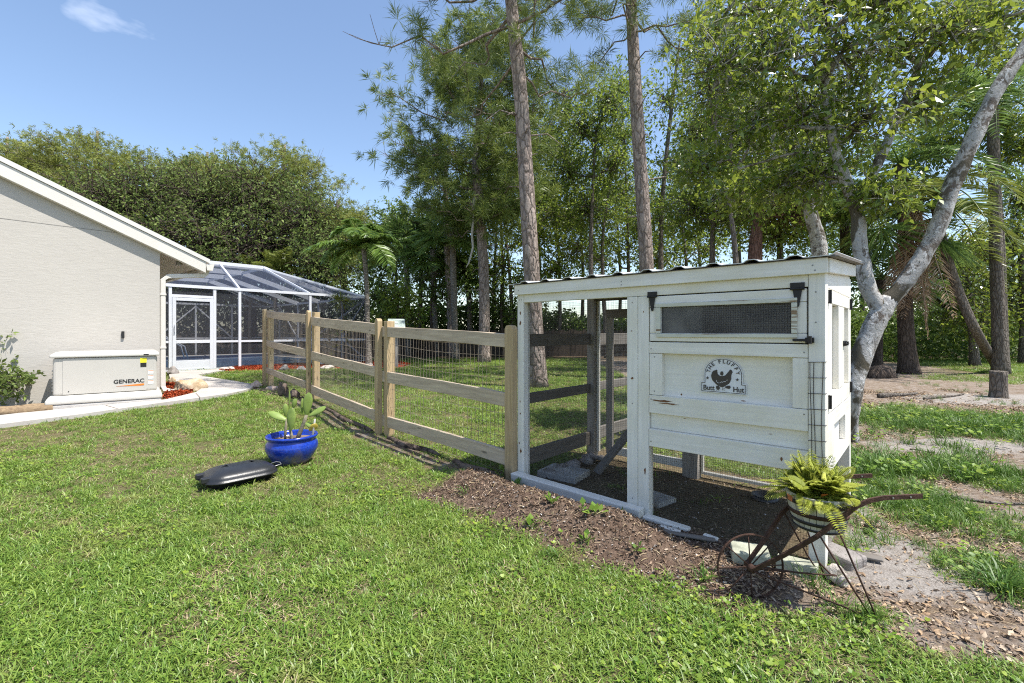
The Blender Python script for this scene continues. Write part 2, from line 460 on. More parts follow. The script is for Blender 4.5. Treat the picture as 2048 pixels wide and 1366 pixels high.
# house frame
HC = Vector((-5.9, 7.79, 0)); HV = Vector((.655, .755, 0)).normalized(); HN = Vector((-HV.y, HV.x, 0)); H_ROT = math.atan2(HV.y, HV.x)
HC.z = 0.08
def house(x, y): return HC.xy + HV.xy * x + HN.xy * y
CAGE0 = house(0, 5.3); CAGE_L, CAGE_D = 7.17, 9.0
def zones(x, y):
    x = np.asarray(x, float); y = np.asarray(y, float)
    n = fbm(x * 2.3, y * 2.3, 4); n2 = fbm(x * 6 + 5, y * 6, 3)
    s, t = coop_st(x, y)
    coop_in = (s > -.02) & (s < CLEN + .02) & (t > -.02) & (t < CDEP + .3)
    tt = t + 0.14 * (n2 - .5) + .12 * (n - .5)
    soil = smooth(-.80, -.62, tt + .10 * (fbm(x * 9, y * 9, 2) - .5)) * (1 - smooth(.05, .12, t)) * smooth(-.40, -.24, s + .2 * (n - .5)) * (1 - smooth(1.7, 2.0, s))
    # bare strip at the foot of the fence
    strip = np.zeros(x.shape)
    for a, b in zip(FENCE[:-1], FENCE[1:]):
        off = Vector((-.10, -.10, 0))
        strip = np.maximum(strip, 1 - smooth(.07, .25, seg_dist(x, y, a + off, b + off) + .22 * (n2 - .5)))
    right = inside(RIGHT, x + .25 * (n - .5), y + .25 * (n2 - .5)).astype(float)
    gr = blobs(GRASS_R, x + .25 * (n2 - .5), y + .3 * (n - .5)); sa = blobs(SAND_R, x + .3 * (n - .5), y + .3 * (n2 - .5))
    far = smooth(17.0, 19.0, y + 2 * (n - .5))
    lawn = (1 - soil) * (1 - .85 * strip) * (1 - right * (1 - gr)) * (1 - far) * (~coop_in)
    # thin worn spots in the lawn
    worn = smooth(.56, .70, fbm(x * .9 + 3, y * .9 + 11, 4)) * .75 + smooth(.58, .68, fbm(x * 2.6 + 31, y * 2.6 + 1, 3)) * .6
    d = np.hypot(x - POT.x - .28, y - POT.y + .05)
    worn = np.maximum(worn, .8 * (1 - smooth(.1, .34, d + .2 * (n2 - .5))))
    lawn = lawn * np.clip(1 - .55 * worn, 0, 1)
    return dict(soil=np.where(coop_in, .43, soil), strip=strip, right=right, gr=gr, sand=sa * right, lawn=lawn, far=far, coop=coop_in, worn=worn)

# ------------------------------------------------------------------ ground sheet
def axis(lo, hi, step, far_lo, far_hi):
    a = np.arange(lo, hi + 1e-6, step); b = [a[0]]; d = step
    while b[-1] > far_lo: d *= 1.35; b.append(b[-1] - d)
    c = [a[-1]]; d = step
    while c[-1] < far_hi: d *= 1.35; c.append(c[-1] + d)
    return np.concatenate([np.array(b[:0:-1]), a, np.array(c[1:])])
gx = axis(-6.5, 5.5, .05, -900, 900); gy = axis(.8, 10, .05, -40, 1500)
GX, GY = np.meshgrid(gx, gy); GXf, GYf = GX.ravel(), GY.ravel()
GZ = ground(GXf, GYf)
zn = zones(GXf, GYf)
nx_, ny_ = len(gx), len(gy)
ii = (np.arange(ny_ - 1)[:, None] * nx_ + np.arange(nx_ - 1)[None, :]).ravel()
quads = np.stack([ii, ii + 1, ii + nx_ + 1, ii + nx_], 1)
# the pool basin: drop the quads under it
pc = [house(1.2, 5.9), house(6.2, 5.9), house(6.2, 12.5), house(1.2, 12.5)]
cxq = GXf[quads].mean(1); cyq = GYf[quads].mean(1)
gme = np_mesh('ground', np.stack([GXf, GYf, GZ], 1), quads[~inside(pc, cxq, cyq) | True])
gme.polygons.foreach_set('use_smooth', np.ones(len(gme.polygons), bool))
for k in ('soil', 'sand', 'lawn', 'far', 'right', 'strip'):
    a = gme.attributes.new('z_' + k, 'FLOAT', 'POINT'); a.data.foreach_set('value', np.ascontiguousarray(zn[k], np.float32))
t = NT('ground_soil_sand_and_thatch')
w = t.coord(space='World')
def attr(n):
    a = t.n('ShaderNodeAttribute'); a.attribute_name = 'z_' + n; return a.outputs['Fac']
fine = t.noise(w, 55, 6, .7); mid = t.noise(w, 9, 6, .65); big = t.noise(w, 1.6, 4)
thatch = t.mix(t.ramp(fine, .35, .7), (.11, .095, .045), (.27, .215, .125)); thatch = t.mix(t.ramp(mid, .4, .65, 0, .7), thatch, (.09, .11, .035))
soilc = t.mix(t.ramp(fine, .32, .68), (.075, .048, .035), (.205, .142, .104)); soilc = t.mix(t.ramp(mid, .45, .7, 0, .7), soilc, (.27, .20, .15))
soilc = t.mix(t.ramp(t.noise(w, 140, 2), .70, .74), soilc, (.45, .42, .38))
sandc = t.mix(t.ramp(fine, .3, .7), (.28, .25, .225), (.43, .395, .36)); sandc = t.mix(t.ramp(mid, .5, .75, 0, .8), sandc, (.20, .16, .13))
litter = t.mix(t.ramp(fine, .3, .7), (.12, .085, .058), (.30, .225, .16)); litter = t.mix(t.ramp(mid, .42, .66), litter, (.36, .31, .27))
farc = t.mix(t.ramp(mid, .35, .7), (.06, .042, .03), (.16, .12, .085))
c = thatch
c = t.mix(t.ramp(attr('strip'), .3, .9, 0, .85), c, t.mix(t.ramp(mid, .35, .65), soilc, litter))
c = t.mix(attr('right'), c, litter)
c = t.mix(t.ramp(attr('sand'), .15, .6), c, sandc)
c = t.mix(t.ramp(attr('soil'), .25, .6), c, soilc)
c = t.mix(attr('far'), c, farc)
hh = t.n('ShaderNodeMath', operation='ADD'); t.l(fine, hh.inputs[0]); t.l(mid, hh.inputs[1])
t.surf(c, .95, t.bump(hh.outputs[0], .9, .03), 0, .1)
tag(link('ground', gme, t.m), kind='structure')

# ------------------------------------------------------------------ concrete walk
mb = MB()
n = len(WALK)
top = [(p.x, p.y, p.z + .05) for p in WALK]; bot = [(p.x, p.y, p.z - .12) for p in WALK]
mb.add(top + bot, [tuple(range(n))] + [(i, n + i, n + (i + 1) % n, (i + 1) % n) for i in range(n)])
tw = NT('walk_concrete'); v = tw.coord()
cc = tw.mix(tw.ramp(tw.noise(v, 1.4, 6, .65), .35, .7), (.40, .37, .34), (.50, .465, .43)); cc = tw.mix(tw.ramp(tw.noise(v, 5, 6, .75, .8), .60, .72, 0, .7), cc, (.30, .25, .22))
tw.surf(cc, .85, tw.bump(tw.noise(v, 120, 4), .25, .006), 0, .2)
walk = mb.build('concrete_path', tw.m); tag(walk, kind='structure')
# joint in the walk
for a, b in (((236, 825), (212, 818)), ((400, 802), (392, 793))):
    p, q = gp(*a), gp(*b); p.z += .0515; q.z += .0515
    MB().bar(p, q, .012, .004).build('joint', plain('joint_dirt', (.2, .17, .14), .9), walk)

# ------------------------------------------------------------------ house
house_e = empty('house', HC, H_ROT, 'cream stucco house end with sloping white eave behind the generator', 'house')
ts = NT('cream_stucco'); v = ts.coord((1, 1, 3.2))
sn = ts.noise(v, 7, 6, .6, 1.2); sn2 = ts.noise(ts.coord(), .7, 4)
cc = ts.mix(ts.ramp(sn, .3, .7), (.475, .445, .40), (.515, .485, .44)); cc = ts.mix(ts.ramp(sn2, .3, .75, 0, .35), cc, (.40, .38, .36))
ts.surf(cc, .9, ts.bump(sn, .17, .02), 0, .2)
SL = .448
def rake(x): return 2.39 + SL * (.644 - x)      # top of the roof along the gable, relative to the house base
XR = -7.0
prof = [(0, -.3), (0, rake(0) - .16), (XR, rake(XR) - .16), (-14, rake(0) - .16), (-14, -.3)]
MB().prism(prof, lambda p: (p[0], 0, p[1]), lambda p: (p[0], 14, p[1])).build('wall', ts.m, house_e)
# roof slab, both slopes
roof = MB()
for sgn in (1, -1):
    def mx(x): return x if sgn == 1 else 2 * XR - x
    pts = [(.70, rake(.70)), (XR, rake(XR)), (XR, rake(XR) - .07), (.70, rake(.70) - .07)]
    roof.prism(pts, lambda p: (mx(p[0]), -.118, p[1]), lambda p: (mx(p[0]), 14.2, p[1]))
rf = roof.build('roof', plain('pale_roof_edge', (.66, .645, .62), .6, 0, .1, 3), house_e)
# rake board under the roof edge, and a thinner upper strip
fa = MB().prism([(.644, rake(.644) - .075), (XR, rake(XR) - .075), (XR, rake(XR) - .27), (.644, rake(.644) - .27)], lambda p: (p[0], -.10, p[1]), lambda p: (p[0], -.004, p[1])).build('rake_board', M['trim'], house_e, bevel=.006)
# sloped soffit of the side eave and its fascia
MB().prism([(0, rake(0) - .165), (.62, rake(.62) - .165), (.62, rake(.62) - .075), (0, rake(0) - .075)], lambda p: (p[0] + .002, -.002, p[1]), lambda p: (p[0] + .002, 14, p[1])).build('soffit', plain('tan_soffit', (.66, .62, .56), .7), house_e)
gut = MB()
g0 = rake(.644) - .22
gut.prism([(.646, g0), (.66, g0 - .10), (.745, g0 - .10), (.775, g0 + .02), (.765, g0 + .02), (.737, g0 - .09), (.667, g0 - .09), (.654, g0)], lambda p: (p[0], -.10, p[1] + .10), lambda p: (p[0], 14, p[1] + .10))
gut.prism([(.646, g0), (.66, g0 - .10), (.745, g0 - .10), (.775, g0 + .02)], lambda p: (p[0], -.103, p[1] + .10), lambda p: (p[0], -.098, p[1] + .10))
gut.build('gutter', M['trim'], house_e)
dsp = empty('downspout_root', (0, 0, 0))
bpy.data.objects.remove(dsp)
ds = MB()
gz0 = g0 + .01
path = [(.70, .08, gz0 + .02), (.70, .08, gz0 - .04), (.66, .08, gz0 - .09), (.13, .08, gz0 - .15), (.055, .08, gz0 - .22), (.055, .08, .16), (.09, .06, .09), (.22, -.03, .05)]
# square downpipe built from short mitred bars
def square_tube(mb, pts, w, h):
    k = len(mb.v); pts = [Vector(p) for p in pts]
    for i, p in enumerate(pts):
        d = (pts[min(i + 1, len(pts) - 1)] - pts[max(i - 1, 0)]).normalized()
        a = Vector((0, 1, 0)); b = d.cross(a).normalized(); a = b.cross(d).normalized()
        for sx, sy in ((-1, -1), (1, -1), (1, 1), (-1, 1)): mb.v.append(tuple(p + a * sx * w / 2 + b * sy * h / 2))
    for i in range(len(pts) - 1):
        for j in range(4):
            j2 = (j + 1) % 4; mb.f.append((k + i * 4 + j, k + i * 4 + j2, k + (i + 1) * 4 + j2, k + (i + 1) * 4 + j))
    mb.f.append((k, k + 1, k + 2, k + 3)); e = k + 4 * (len(pts) - 1); mb.f.append((e, e + 1, e + 2, e + 3))
square_tube(ds, path, .075, .075)
dso = ds.build('downspout', M['trim'], house_e, bevel=.008)
for zz in (1.7, .8): MB().box(.012, .098, .035, .125, zz, zz + .03).build('bracket', M['trim'], dso)
# flood light under the eave
fl = MB().lathe([(.02, .0), (.035, -.02), (.04, -.05), (.055, -.10), (.05, -.105)], 12, (.33, .25, rake(.33) - .165), True).build('eave_lamp', plain('grey_lamp', (.35, .34, .33), .4), house_e, True)
# level control joint in the stucco, a thin dark strip on the wall
MB().box(-9, -.005, -.0025, .001, 2.648, 2.656).build('control_joint', plain('joint_grey', (.30, .28, .26), .9), house_e)
# small black box on the wall above the generator
MB().box(-.50, -.465, -.03, -.001, .98, 1.09).build('wall_switch', M['ink'], house_e, bevel=.004)
# service pipes left of the generator
pm = plain('grey_conduit', (.36, .38, .42), .5, .2)
MB().tube([(-2.62, -.08, -.05), (-2.62, -.08, .62), (-2.56, -.12, .68), (-2.2, -.35, .68)], .022, 8).build('conduit', pm, house_e, True)
MB().tube([(-2.70, -.10, -.05), (-2.70, -.10, .60)], .03, 8).build('conduit', pm, house_e, True)

# ------------------------------------------------------------------ standby generator
GA = gp(92, 828); GB = gp(323, 806)
gd = (GB - GA).xy.normalized(); g_rot = math.atan2(gd.y, gd.x); GL = (GB - GA).xy.length
gz_ = .07
gen = empty('standby_generator', (GA.x, GA.y, gz_), g_rot, 'beige standby generator box on a concrete pad against the stucco wall', 'generator')
GD = .62
tp = NT('stained_concrete_pad'); v = tp.coord(); cc = tp.mix(tp.ramp(tp.noise(v, 4, 6, .7), .5, .7), (.46, .44, .415), (.24, .225, .215)); tp.surf(cc, .9, tp.bump(tp.noise(v, 60, 4), .4, .01))
MB().box(0, GL, 0, GD + .06, -.08, .10).build('concrete_pad', tp.m, gen, bevel=.02, seg=2)
def taper(x0, x1, y0, y1, z0, z1, i):
    return MB().hexa([(x0, y0, z0), (x1, y0, z0), (x1, y1, z0), (x0, y1, z0), (x0 + i, y0 + i, z1), (x1 - i, y0 + i, z1), (x1 - i, y1 - i, z1), (x0 + i, y1 - i, z1)])
taper(-.015, GL + .01, -.01, GD + .04, .102, .165, 0).build('base_skirt', M['genlid'], gen, bevel=.02, seg=3)
taper(-.010, GL + .005, -.005, GD + .035, .163, .215, .035).build('base_skirt', M['genlid'], gen, bevel=.01, seg=2)
x0, x1, y0, y1 = .055, GL - .05, .05, GD
zt = .735
body = MB().box(x0, x1, y0, y1, .212, zt).build('enclosure', M['gen'], gen, bevel=.035, seg=3)
MB().box(x0 + .10, x1 - .13, y0 - .006, y0 + .01, .225, zt - .012).build('front_panel', M['gen'], gen, bevel=.005, seg=2)
taper(x0 - .03, x1 + .028, y0 - .03, y1 + .02, zt, zt + .045, .004).build('lid', M['genlid'], gen, bevel=.015, seg=3)
taper(x0 - .02, x1 + .02, y0 - .02, y1 + .01, zt + .044, zt + .075, .05).build('lid', M['genlid'], gen, bevel=.01, seg=2)
MB().box(x1 - .16, x1 - .10, y0 - .034, y0 - .028, zt + .012, zt + .03).build('latch', M['ink'], gen)
for i in range(7):
    z = .27 + i * .045
    MB().box(x0 - .016, x0 - .002, y0 + .08, y1 - .1, z, z + .024).build('louvre', M['gen'], gen, bevel=.004)
# stickers on the right margin
sx = x1 - .20
MB().box(sx, sx + .075, y0 - .0082, y0 - .006, zt - .10, zt - .03).build('warning_sticker', M['yellow'], gen)
MB().box(sx + .003, sx + .072, y0 - .0084, y0 - .006, zt - .165, zt - .102).build('warning_sticker', M['ink'], gen)
for k, zz in enumerate((zt - .215, zt - .29, zt - .365)):
    st = MB().box(x1 - .11, x1 - .045, y0 - .0035, y0 - .001, zz - .055, zz).build('label_sticker', M['paper'], gen)
    MB().box(x1 - .108, x1 - .047, y0 - .0048, y0 - .0036, zz - .012, zz - .006).build('label_line', M['orange'], st)
# lettering
def text_mesh(txt, size, sx=1.0, depth=.0):
    cu = bpy.data.curves.new('lettering', 'FONT'); cu.body = txt; cu.size = size; cu.extrude = depth; cu.align_x = 'CENTER'; cu.offset = size * .02
    o = bpy.data.objects.new('lettering_tmp', cu); COL.objects.link(o)
    bpy.context.view_layer.update()
    me = bpy.data.meshes.new_from_object(o.evaluated_get(bpy.context.evaluated_depsgraph_get()))
    bpy.data.objects.remove(o); bpy.data.curves.remove(cu)
    if sx != 1: me.transform(Matrix.Diagonal((sx, 1, 1, 1)))
    return me
me = text_mesh('GENERAC', .078, 1.0, .0008)
xs = [v.co.x for v in me.vertices]; wd = max(xs) - min(xs); me.transform(Matrix.Diagonal((.345 / wd, 1, 1, 1)))
lt = link('lettering', me, M['ink'], gen); lt.rotation_euler = (math.pi / 2, 0, 0); lt.location = (x1 - .325, y0 - .0085, .345)
MB().prism([(x1 - .47, .305), (x1 - .155, .328), (x1 - .155, .302), (x1 - .20, .298)], lambda p: (p[0], y0 - .009, p[1]), lambda p: (p[0], y0 - .006, p[1])).build('swoosh', M['orange'], gen)
MB().lathe([(.006, 0), (.006, .004)], 10, (0, 0, 0), True).build('bolt', M['ink'], gen).matrix_local = Matrix.Translation((x0 + .16, y0 - .007, .27)) @ Matrix.Rotation(math.pi / 2, 4, 'X')

# ------------------------------------------------------------------ screened pool cage
cage = empty('pool_enclosure', (CAGE0.x, CAGE0.y, .10), H_ROT, 'white framed screen enclosure over the pool beside the house', 'enclosure')
def screen_mat(name, col, a):
    t = NT(name); d = t.n('ShaderNodeBsdfPrincipled'); d.inputs['Base Color'].default_value = (*col, 1); d.inputs['Roughness'].default_value = .6
    tr = t.n('ShaderNodeBsdfTransparent'); mx = t.n('ShaderNodeMixShader'); mx.inputs['Fac'].default_value = a
    t.l(tr.outputs['BSDF'], mx.inputs[1]); t.l(d.outputs['BSDF'], mx.inputs[2]); t.l(mx.outputs['Shader'], t.out.inputs['Surface'])
    return t.m
M['screen'] = screen_mat('dark_insect_screen', (.030, .031, .040), .56)
M['screen_top'] = screen_mat('roof_insect_screen', (.030, .040, .075), .46)
EZ, TZ, TA, TB = 2.30, 3.20, 4.30, 1.7
D = CAGE_D
def beam(p, q, w=.06, h=.09, name='beam'): return MB().bar(p, q, w, h).build(name, M['alu'], cage)
def panel(pts, m='screen', name='screen_panel'):
    # thin double sheet of mesh cloth
    return MB().add(pts, [tuple(range(len(pts)))]).build(name, M[m], cage)
def pxa(px):   # position along the front wall seen at a photo column
    k = (px - CX) / F; o = CAGE0
    return (k * o.y - o.x) / (HV.x - k * HV.y)
posts = [pxa(340), pxa(429), pxa(479), pxa(620), CAGE_L]
CH = .80
for a in posts:
    beam((a, 0, 0), (a, 0, EZ), .07, .07, 'post')
beam((0, 0, 0), (0, 0, EZ), .05, .05, 'post')
beam((0, 0, EZ), (CAGE_L, 0, EZ), .10, .08, 'eave_beam'); beam((CAGE_L, 0, EZ), (CAGE_L, D, EZ), .10, .08, 'eave_beam'); beam((0, D, EZ), (CAGE_L, D, EZ), .10, .08, 'eave_beam')
seq = [0] + posts
for i in range(len(seq) - 1):
    a, b = seq[i], seq[i + 1]
    if i == 1: continue
    beam((a + .036, 0, CH), (b - .036, 0, CH), .05, .06, 'chair_rail')
    beam((a + .036, 0, .03), (b - .036, 0, .03), .05, .05, 'bottom_rail')
    panel([(a, 0, .05), (b, 0, .05), (b, 0, CH), (a, 0, CH)]); panel([(a, 0, CH), (b, 0, CH), (b, 0, EZ), (a, 0, EZ)])
# front slope, top, right slope, back slope
nb = [D * k / 4 for k in range(5)]
bb = [0, TB, TB + (D - 2 * TB) / 3, TB + 2 * (D - 2 * TB) / 3, D - TB, D]
for b in bb[1:5]:
    beam((0, b, TZ), (TA, b, TZ), .08, .16); beam((TA, b, TZ), (CAGE_L, b, EZ), .08, .16)
    beam((CAGE_L, b, 0), (CAGE_L, b, EZ), .07, .07, 'post')
beam((CAGE_L, D, 0), (CAGE_L, D, EZ), .07, .07, 'post')
for a in (pxa(479), posts[3]):
    beam((a, 0, EZ), (min(a, TA), TB, TZ), .05, .08); 
beam((TA, TB, TZ), (TA, D - TB, TZ), .05, .08); beam((TA * .5, TB, TZ), (TA * .5, D - TB, TZ), .05, .06)
beam((CAGE_L, 0, EZ), (TA, TB, TZ), .06, .09); beam((CAGE_L, D, EZ), (TA, D - TB, TZ), .06, .09)
for k in range(len(bb) - 1):
    b0, b1 = bb[k], bb[k + 1]
    if 1 <= k <= 3:
        panel([(0, b0, TZ), (TA, b0, TZ), (TA, b1, TZ), (0, b1, TZ)], 'screen_top', 'roof_screen')
        panel([(TA, b0, TZ), (CAGE_L, b0, EZ), (CAGE_L, b1, EZ), (TA, b1, TZ)], 'screen_top', 'roof_screen')
    panel([(CAGE_L, b0, .05), (CAGE_L, b1, .05), (CAGE_L, b1, EZ), (CAGE_L, b0, EZ)])
    beam((CAGE_L, b0 + .04, CH), (CAGE_L, b1 - .04, CH), .05, .06, 'chair_rail')
    beam((CAGE_L, b0 + .04, .03), (CAGE_L, b1 - .04, .03), .05, .05, 'bottom_rail')
for (fb, tb) in ((0, TB), (D, D - TB)):
    panel([(0, fb, EZ), (pxa(479), fb, EZ), (pxa(479), tb, TZ), (0, tb, TZ)], 'screen_top', 'roof_screen')
    panel([(pxa(479), fb, EZ), (CAGE_L, fb, EZ), (TA, tb, TZ), (pxa(479), tb, TZ)], 'screen_top', 'roof_screen')
    panel([(CAGE_L, fb, EZ), (CAGE_L, bb[1] if fb == 0 else bb[4], EZ), (TA, tb, TZ)], 'screen_top', 'roof_screen')
for i in range(5):
    a = CAGE_L * (i) / 5
    beam((a, D, 0), (a, D, EZ), .07, .07, 'post')
    panel([(a, D, .05), (a + CAGE_L / 5, D, .05), (a + CAGE_L / 5, D, EZ), (a, D, EZ)])
beam((0, D, CH), (CAGE_L, D, CH), .05, .06, 'chair_rail')
# diagonal braces
beam((CAGE_L - .02, bb[4], EZ - .05), (CAGE_L - .02, bb[3], CH), .04, .04, 'brace'); beam((CAGE_L - .02, 0.05, EZ - .05), (CAGE_L - .02, bb[1], CH), .04, .04, 'brace')
beam((CAGE_L - .02, bb[1], CH), (CAGE_L - .02, .05, .1), .04, .04, 'brace'); beam((posts[3] + .05, .03, CH), (CAGE_L - .05, .03, EZ - .05), .04, .05, 'brace')
beam((posts[3] + .05, .03, CH), (CAGE_L - .05, .03, .08), .04, .05, 'brace'); beam((CAGE_L * .6, D - .03, EZ - .1), (CAGE_L * .4, D - .03, CH), .04, .05, 'brace'); beam((CAGE_L * .6, D - .03, EZ - .1), (CAGE_L * .8, D - .03, CH), .04, .05, 'brace')
# screen door
da, db = posts[0] + .04, posts[1] - .04
door = MB().add([(da, -.03, CH), (db, -.03, CH), (db, -.03, 1.92), (da, -.03, 1.92)], [(0, 1, 2, 3)]).build('door', M['screen'], cage)
def dpart(nm, x0, x1, z0, z1, yy=.02): return MB().box(x0, x1, -.03 - yy, -.03 + yy, z0, z1).build(nm, M['alu'], door, bevel=.004)
dpart('stile', da, da + .085, .02, 1.98); dpart('stile', db - .085, db, .02, 1.98)
dpart('rail', da + .085, db - .085, 1.90, 1.98); dpart('rail', da + .085, db - .085, CH - .04, CH + .05); dpart('rail', da + .085, db - .085, .02, .09)
dpart('kick_plate', da + .085, db - .085, .09, .30, .012)
MB().add([(da + .08, -.03, .30), (db - .08, -.03, .30), (db - .08, -.03, CH), (da + .08, -.03, CH)], [(0, 1, 2, 3)]).build('screen_panel', M['screen'], door)
MB().bar((da + .05, -.08, 1.06), (da + .05, -.08, 1.26), .02, .03).build('handle', M['alu'], door)
beam((posts[0] + .036, 0, 2.03), (posts[1] - .036, 0, 2.03), .05, .07, 'door_head')
panel([(posts[0], 0, 2.06), (posts[1], 0, 2.06), (posts[1], 0, EZ), (posts[0], 0, EZ)])
# pool with deck and raised tile edge
deck = MB()
A0, A1, B0, B1 = 1.6, 6.4, .45, 6.0
for (xa, xb, ya, yb) in ((0, CAGE_L - .05, .06, B0), (0, A0, B0, B1), (A1, CAGE_L - .05, B0, B1), (0, CAGE_L - .05, B1, D - .05)):
    deck.box(xa, xb, ya, yb, -.2, .035)
e = empty('pool', (CAGE0.x, CAGE0.y, .10), H_ROT, 'blue swimming pool with pale deck inside the screen enclosure', 'pool')
deck.build('pool_deck', M['concrete'], e)
tw2 = NT('pool_water'); v = tw2.coord(); tw2.surf((.03, .16, .36), .08, tw2.bump(tw2.noise(v, 6, 3), .25, .05), 0, .5)
MB().add([(A0, B0, .022), (A1, B0, .022), (A1, B1, .022), (A0, B1, .022)], [(0, 1, 2, 3)]).build('water', tw2.m, e)
MB().box(A0, A1, B1, B1 + .25, .036, .13).build('raised_edge', plain('blue_pool_tile', (.05, .14, .30), .3, 0, .4, 30), e)
MB().box(A0 - .05, A1 + .05, B1 - .04, B1 + .35, .131, .17).build('coping', M['concrete'], e, bevel=.01)
hr = MB()
for k in (0, .45): hr.tube([(2.2, B1 - 1 + k, .03), (2.2, B1 - 1 + k, .75), (2.35, B1 - 1 + k, .9), (2.9, B1 - 1 + k, .55), (3.0, B1 - 1 + k, .1)], .022, 8)
hr.build('handrail', M['alu'], e, True)
# ------------------------------------------------------------------ chicken coop
coop = empty('chicken_coop', COOP, COOP_ROT, 'white painted wooden chicken coop with wire run and corrugated roof', 'chicken coop')
def board(name, x0, x1, y0, y1, z0, z1, m='white_x', parent=None, bevel=.003):
    # each board keeps its own grain: mesh centred on its own origin
    cx, cy, cz = (x0 + x1) / 2, (y0 + y1) / 2, (z0 + z1) / 2
    o = MB().box(x0 - cx, x1 - cx, y0 - cy, y1 - cy, z0 - cz, z1 - cz).build(name, M[m] if isinstance(m, str) else m, parent or coop, bevel=bevel, seg=2)
    o.location = (cx, cy, cz); return o
RB = .08    # rise of the roof towards the back
TOP = 1.515
def rise(y): return RB * y / CDEP
# posts
board('corner_post', 0, .062, 0, .075, -.08, 1.505, 'white_z')
board('middle_post', .928, 1.000, 0, .07, -.08, 1.376, 'white_z'); board('middle_post', 1.002, 1.074, .003, .07, -.08, 1.376, 'white_z')
board('corner_post', 1.919, CLEN, -.002, .075, -.08, 1.505, 'white_z')
board('corner_post', 0.0, .075, CDEP - .075, CDEP, -.08, 1.47, 'grey_z'); board('corner_post', 1.92, CLEN - .004, CDEP - .06, CDEP, -.08, 1.50, 'white_z')
board('middle_post', .90, 1.02, CDEP - .09, CDEP, -.08, 1.47, 'grey_z')
# front headers and fascia
board('header', .064, 1.917, .001, .045, 1.378, 1.505)
board('fascia', -.012, CLEN + .012, -.024, -.003, 1.438, TOP)
# side fascia follows the slope of the roof
for nm, x0, x1 in (('fascia', CLEN + .001, CLEN + .020), ('fascia', -.022, -.001)):
    MB().hexa([(x0, -.003, 1.440), (x1, -.003, 1.440), (x1, CDEP + .03, 1.440 + RB), (x0, CDEP + .03, 1.440 + RB), (x0, -.003, TOP - .002), (x1, -.003, TOP - .002), (x1, CDEP + .03, TOP + RB - .002), (x0, CDEP + .03, TOP + RB - .002)]).build(nm, M['white_y'], coop, bevel=.002)
board('back_header', .08, CLEN - .08, CDEP - .04, CDEP - .002, 1.44, 1.53, 'grey_x')
# corrugated roof: one sheet with ridges running down the slope
NR = 74; rows = []
sheet = MB()
def corr(x):   # wide flat pans with raised ribs
    ph = (x * 5.1) % 1.0
    return .0145 * min(1.0, max(0.0, (.20 - abs(ph - .5)) / .10))
xs = np.linspace(-.06, CLEN + .05, 170)
ys = [-.042, .3, .7, CDEP + .06]
for yy in ys:
    for x in xs: sheet.v.append((float(x), yy, TOP + .006 + rise(yy) + corr(float(x))))
nx2 = len(xs)
for j in range(len(ys) - 1):
    for i in range(nx2 - 1): sheet.f.append((j * nx2 + i, j * nx2 + i + 1, (j + 1) * nx2 + i + 1, (j + 1) * nx2 + i))
ro = sheet.build('roof', M['corr'], coop)
sm = ro.modifiers.new('solid', 'SOLIDIFY'); sm.thickness = .004; sm.offset = 1
MB().box(-.06, CLEN + .06, -.03, CDEP + .08, 0, .003).build('roof_underlay', M['grey_x'], ro)
ul = ro.children[0]; ul.data.transform(Matrix.Rotation(math.atan2(RB, CDEP), 4, 'X')); ul.location = (0, 0, TOP - .0005)
# hut front: stiles, rails, recessed panels
hx0, hx1 = 1.0765, 1.9165
board('stile', hx0, 1.157, .006, .04, .767, 1.021, 'white_z'); board('stile', 1.848, hx1, .006, .04, .767, 1.021, 'white_z')
board('rail', hx0, hx1, .002, .04, 1.023, 1.091); board('rail', hx0, hx1, .001, .04, .655, .765); board('rail', hx0, hx1, .0, .045, .448, .556)
board('panel', hx0, hx1, .041, .052, .45, 1.09, 'white_x')
board('panel', hx0, hx1, .028, .0395, .557, .654, 'white_x')
# top hung hatch with window
hatch = board('hatch', 1.082, 1.911, .002, .03, 1.097, 1.145, 'white_x')
hl = hatch.location.copy()
def hp(nm, x0, x1, z0, z1, y0=.002, y1=.03, m='white_x', bevel=.003):
    o = board(nm, x0, x1, y0, y1, z0, z1, m, hatch, bevel); o.location = Vector(o.location) - hl; return o
hp('top_rail', 1.082, 1.911, 1.305, 1.371); hp('side_stile', 1.082, 1.153, 1.147, 1.303, m='white_z'); hp('side_stile', 1.846, 1.911, 1.147, 1.303, m='white_z')
M['mold'] = painted('mouldy_white_trim', 'x', (.66, .66, .58), .50)
hp('window_trim', 1.126, 1.872, 1.303, 1.326, -.010, .001, M['mold']); hp('window_trim', 1.126, 1.872, 1.122, 1.144, -.010, .001, M['mold'])
hp('window_trim', 1.126, 1.154, 1.145, 1.302, -.010, .001, M['mold']); hp('window_trim', 1.845, 1.872, 1.145, 1.302, -.010, .001, M['mold'])
tg = NT('dusty_pane'); v = tg.coord((1, 1, 1)); dz = tg.noise(v, 3.5, 5, .6, .4)
pr = tg.n('ShaderNodeBsdfPrincipled'); tg.l(tg.mix(tg.ramp(dz, .3, .7), (.05, .05, .055), (.17, .165, .165)), pr.inputs['Base Color']); pr.inputs['Roughness'].default_value = .25
trn = tg.n('ShaderNodeBsdfTransparent'); mxs = tg.n('ShaderNodeMixShader'); tg.l(tg.ramp(dz, .25, .75, .35, .8), mxs.inputs['Fac']); tg.l(trn.outputs['BSDF'], mxs.inputs[1]); tg.l(pr.outputs['BSDF'], mxs.inputs[2]); tg.l(mxs.outputs['Shader'], tg.out.inputs['Surface'])
hp('pane', 1.154, 1.845, 1.146, 1.302, .012, .015, tg.m, 0)
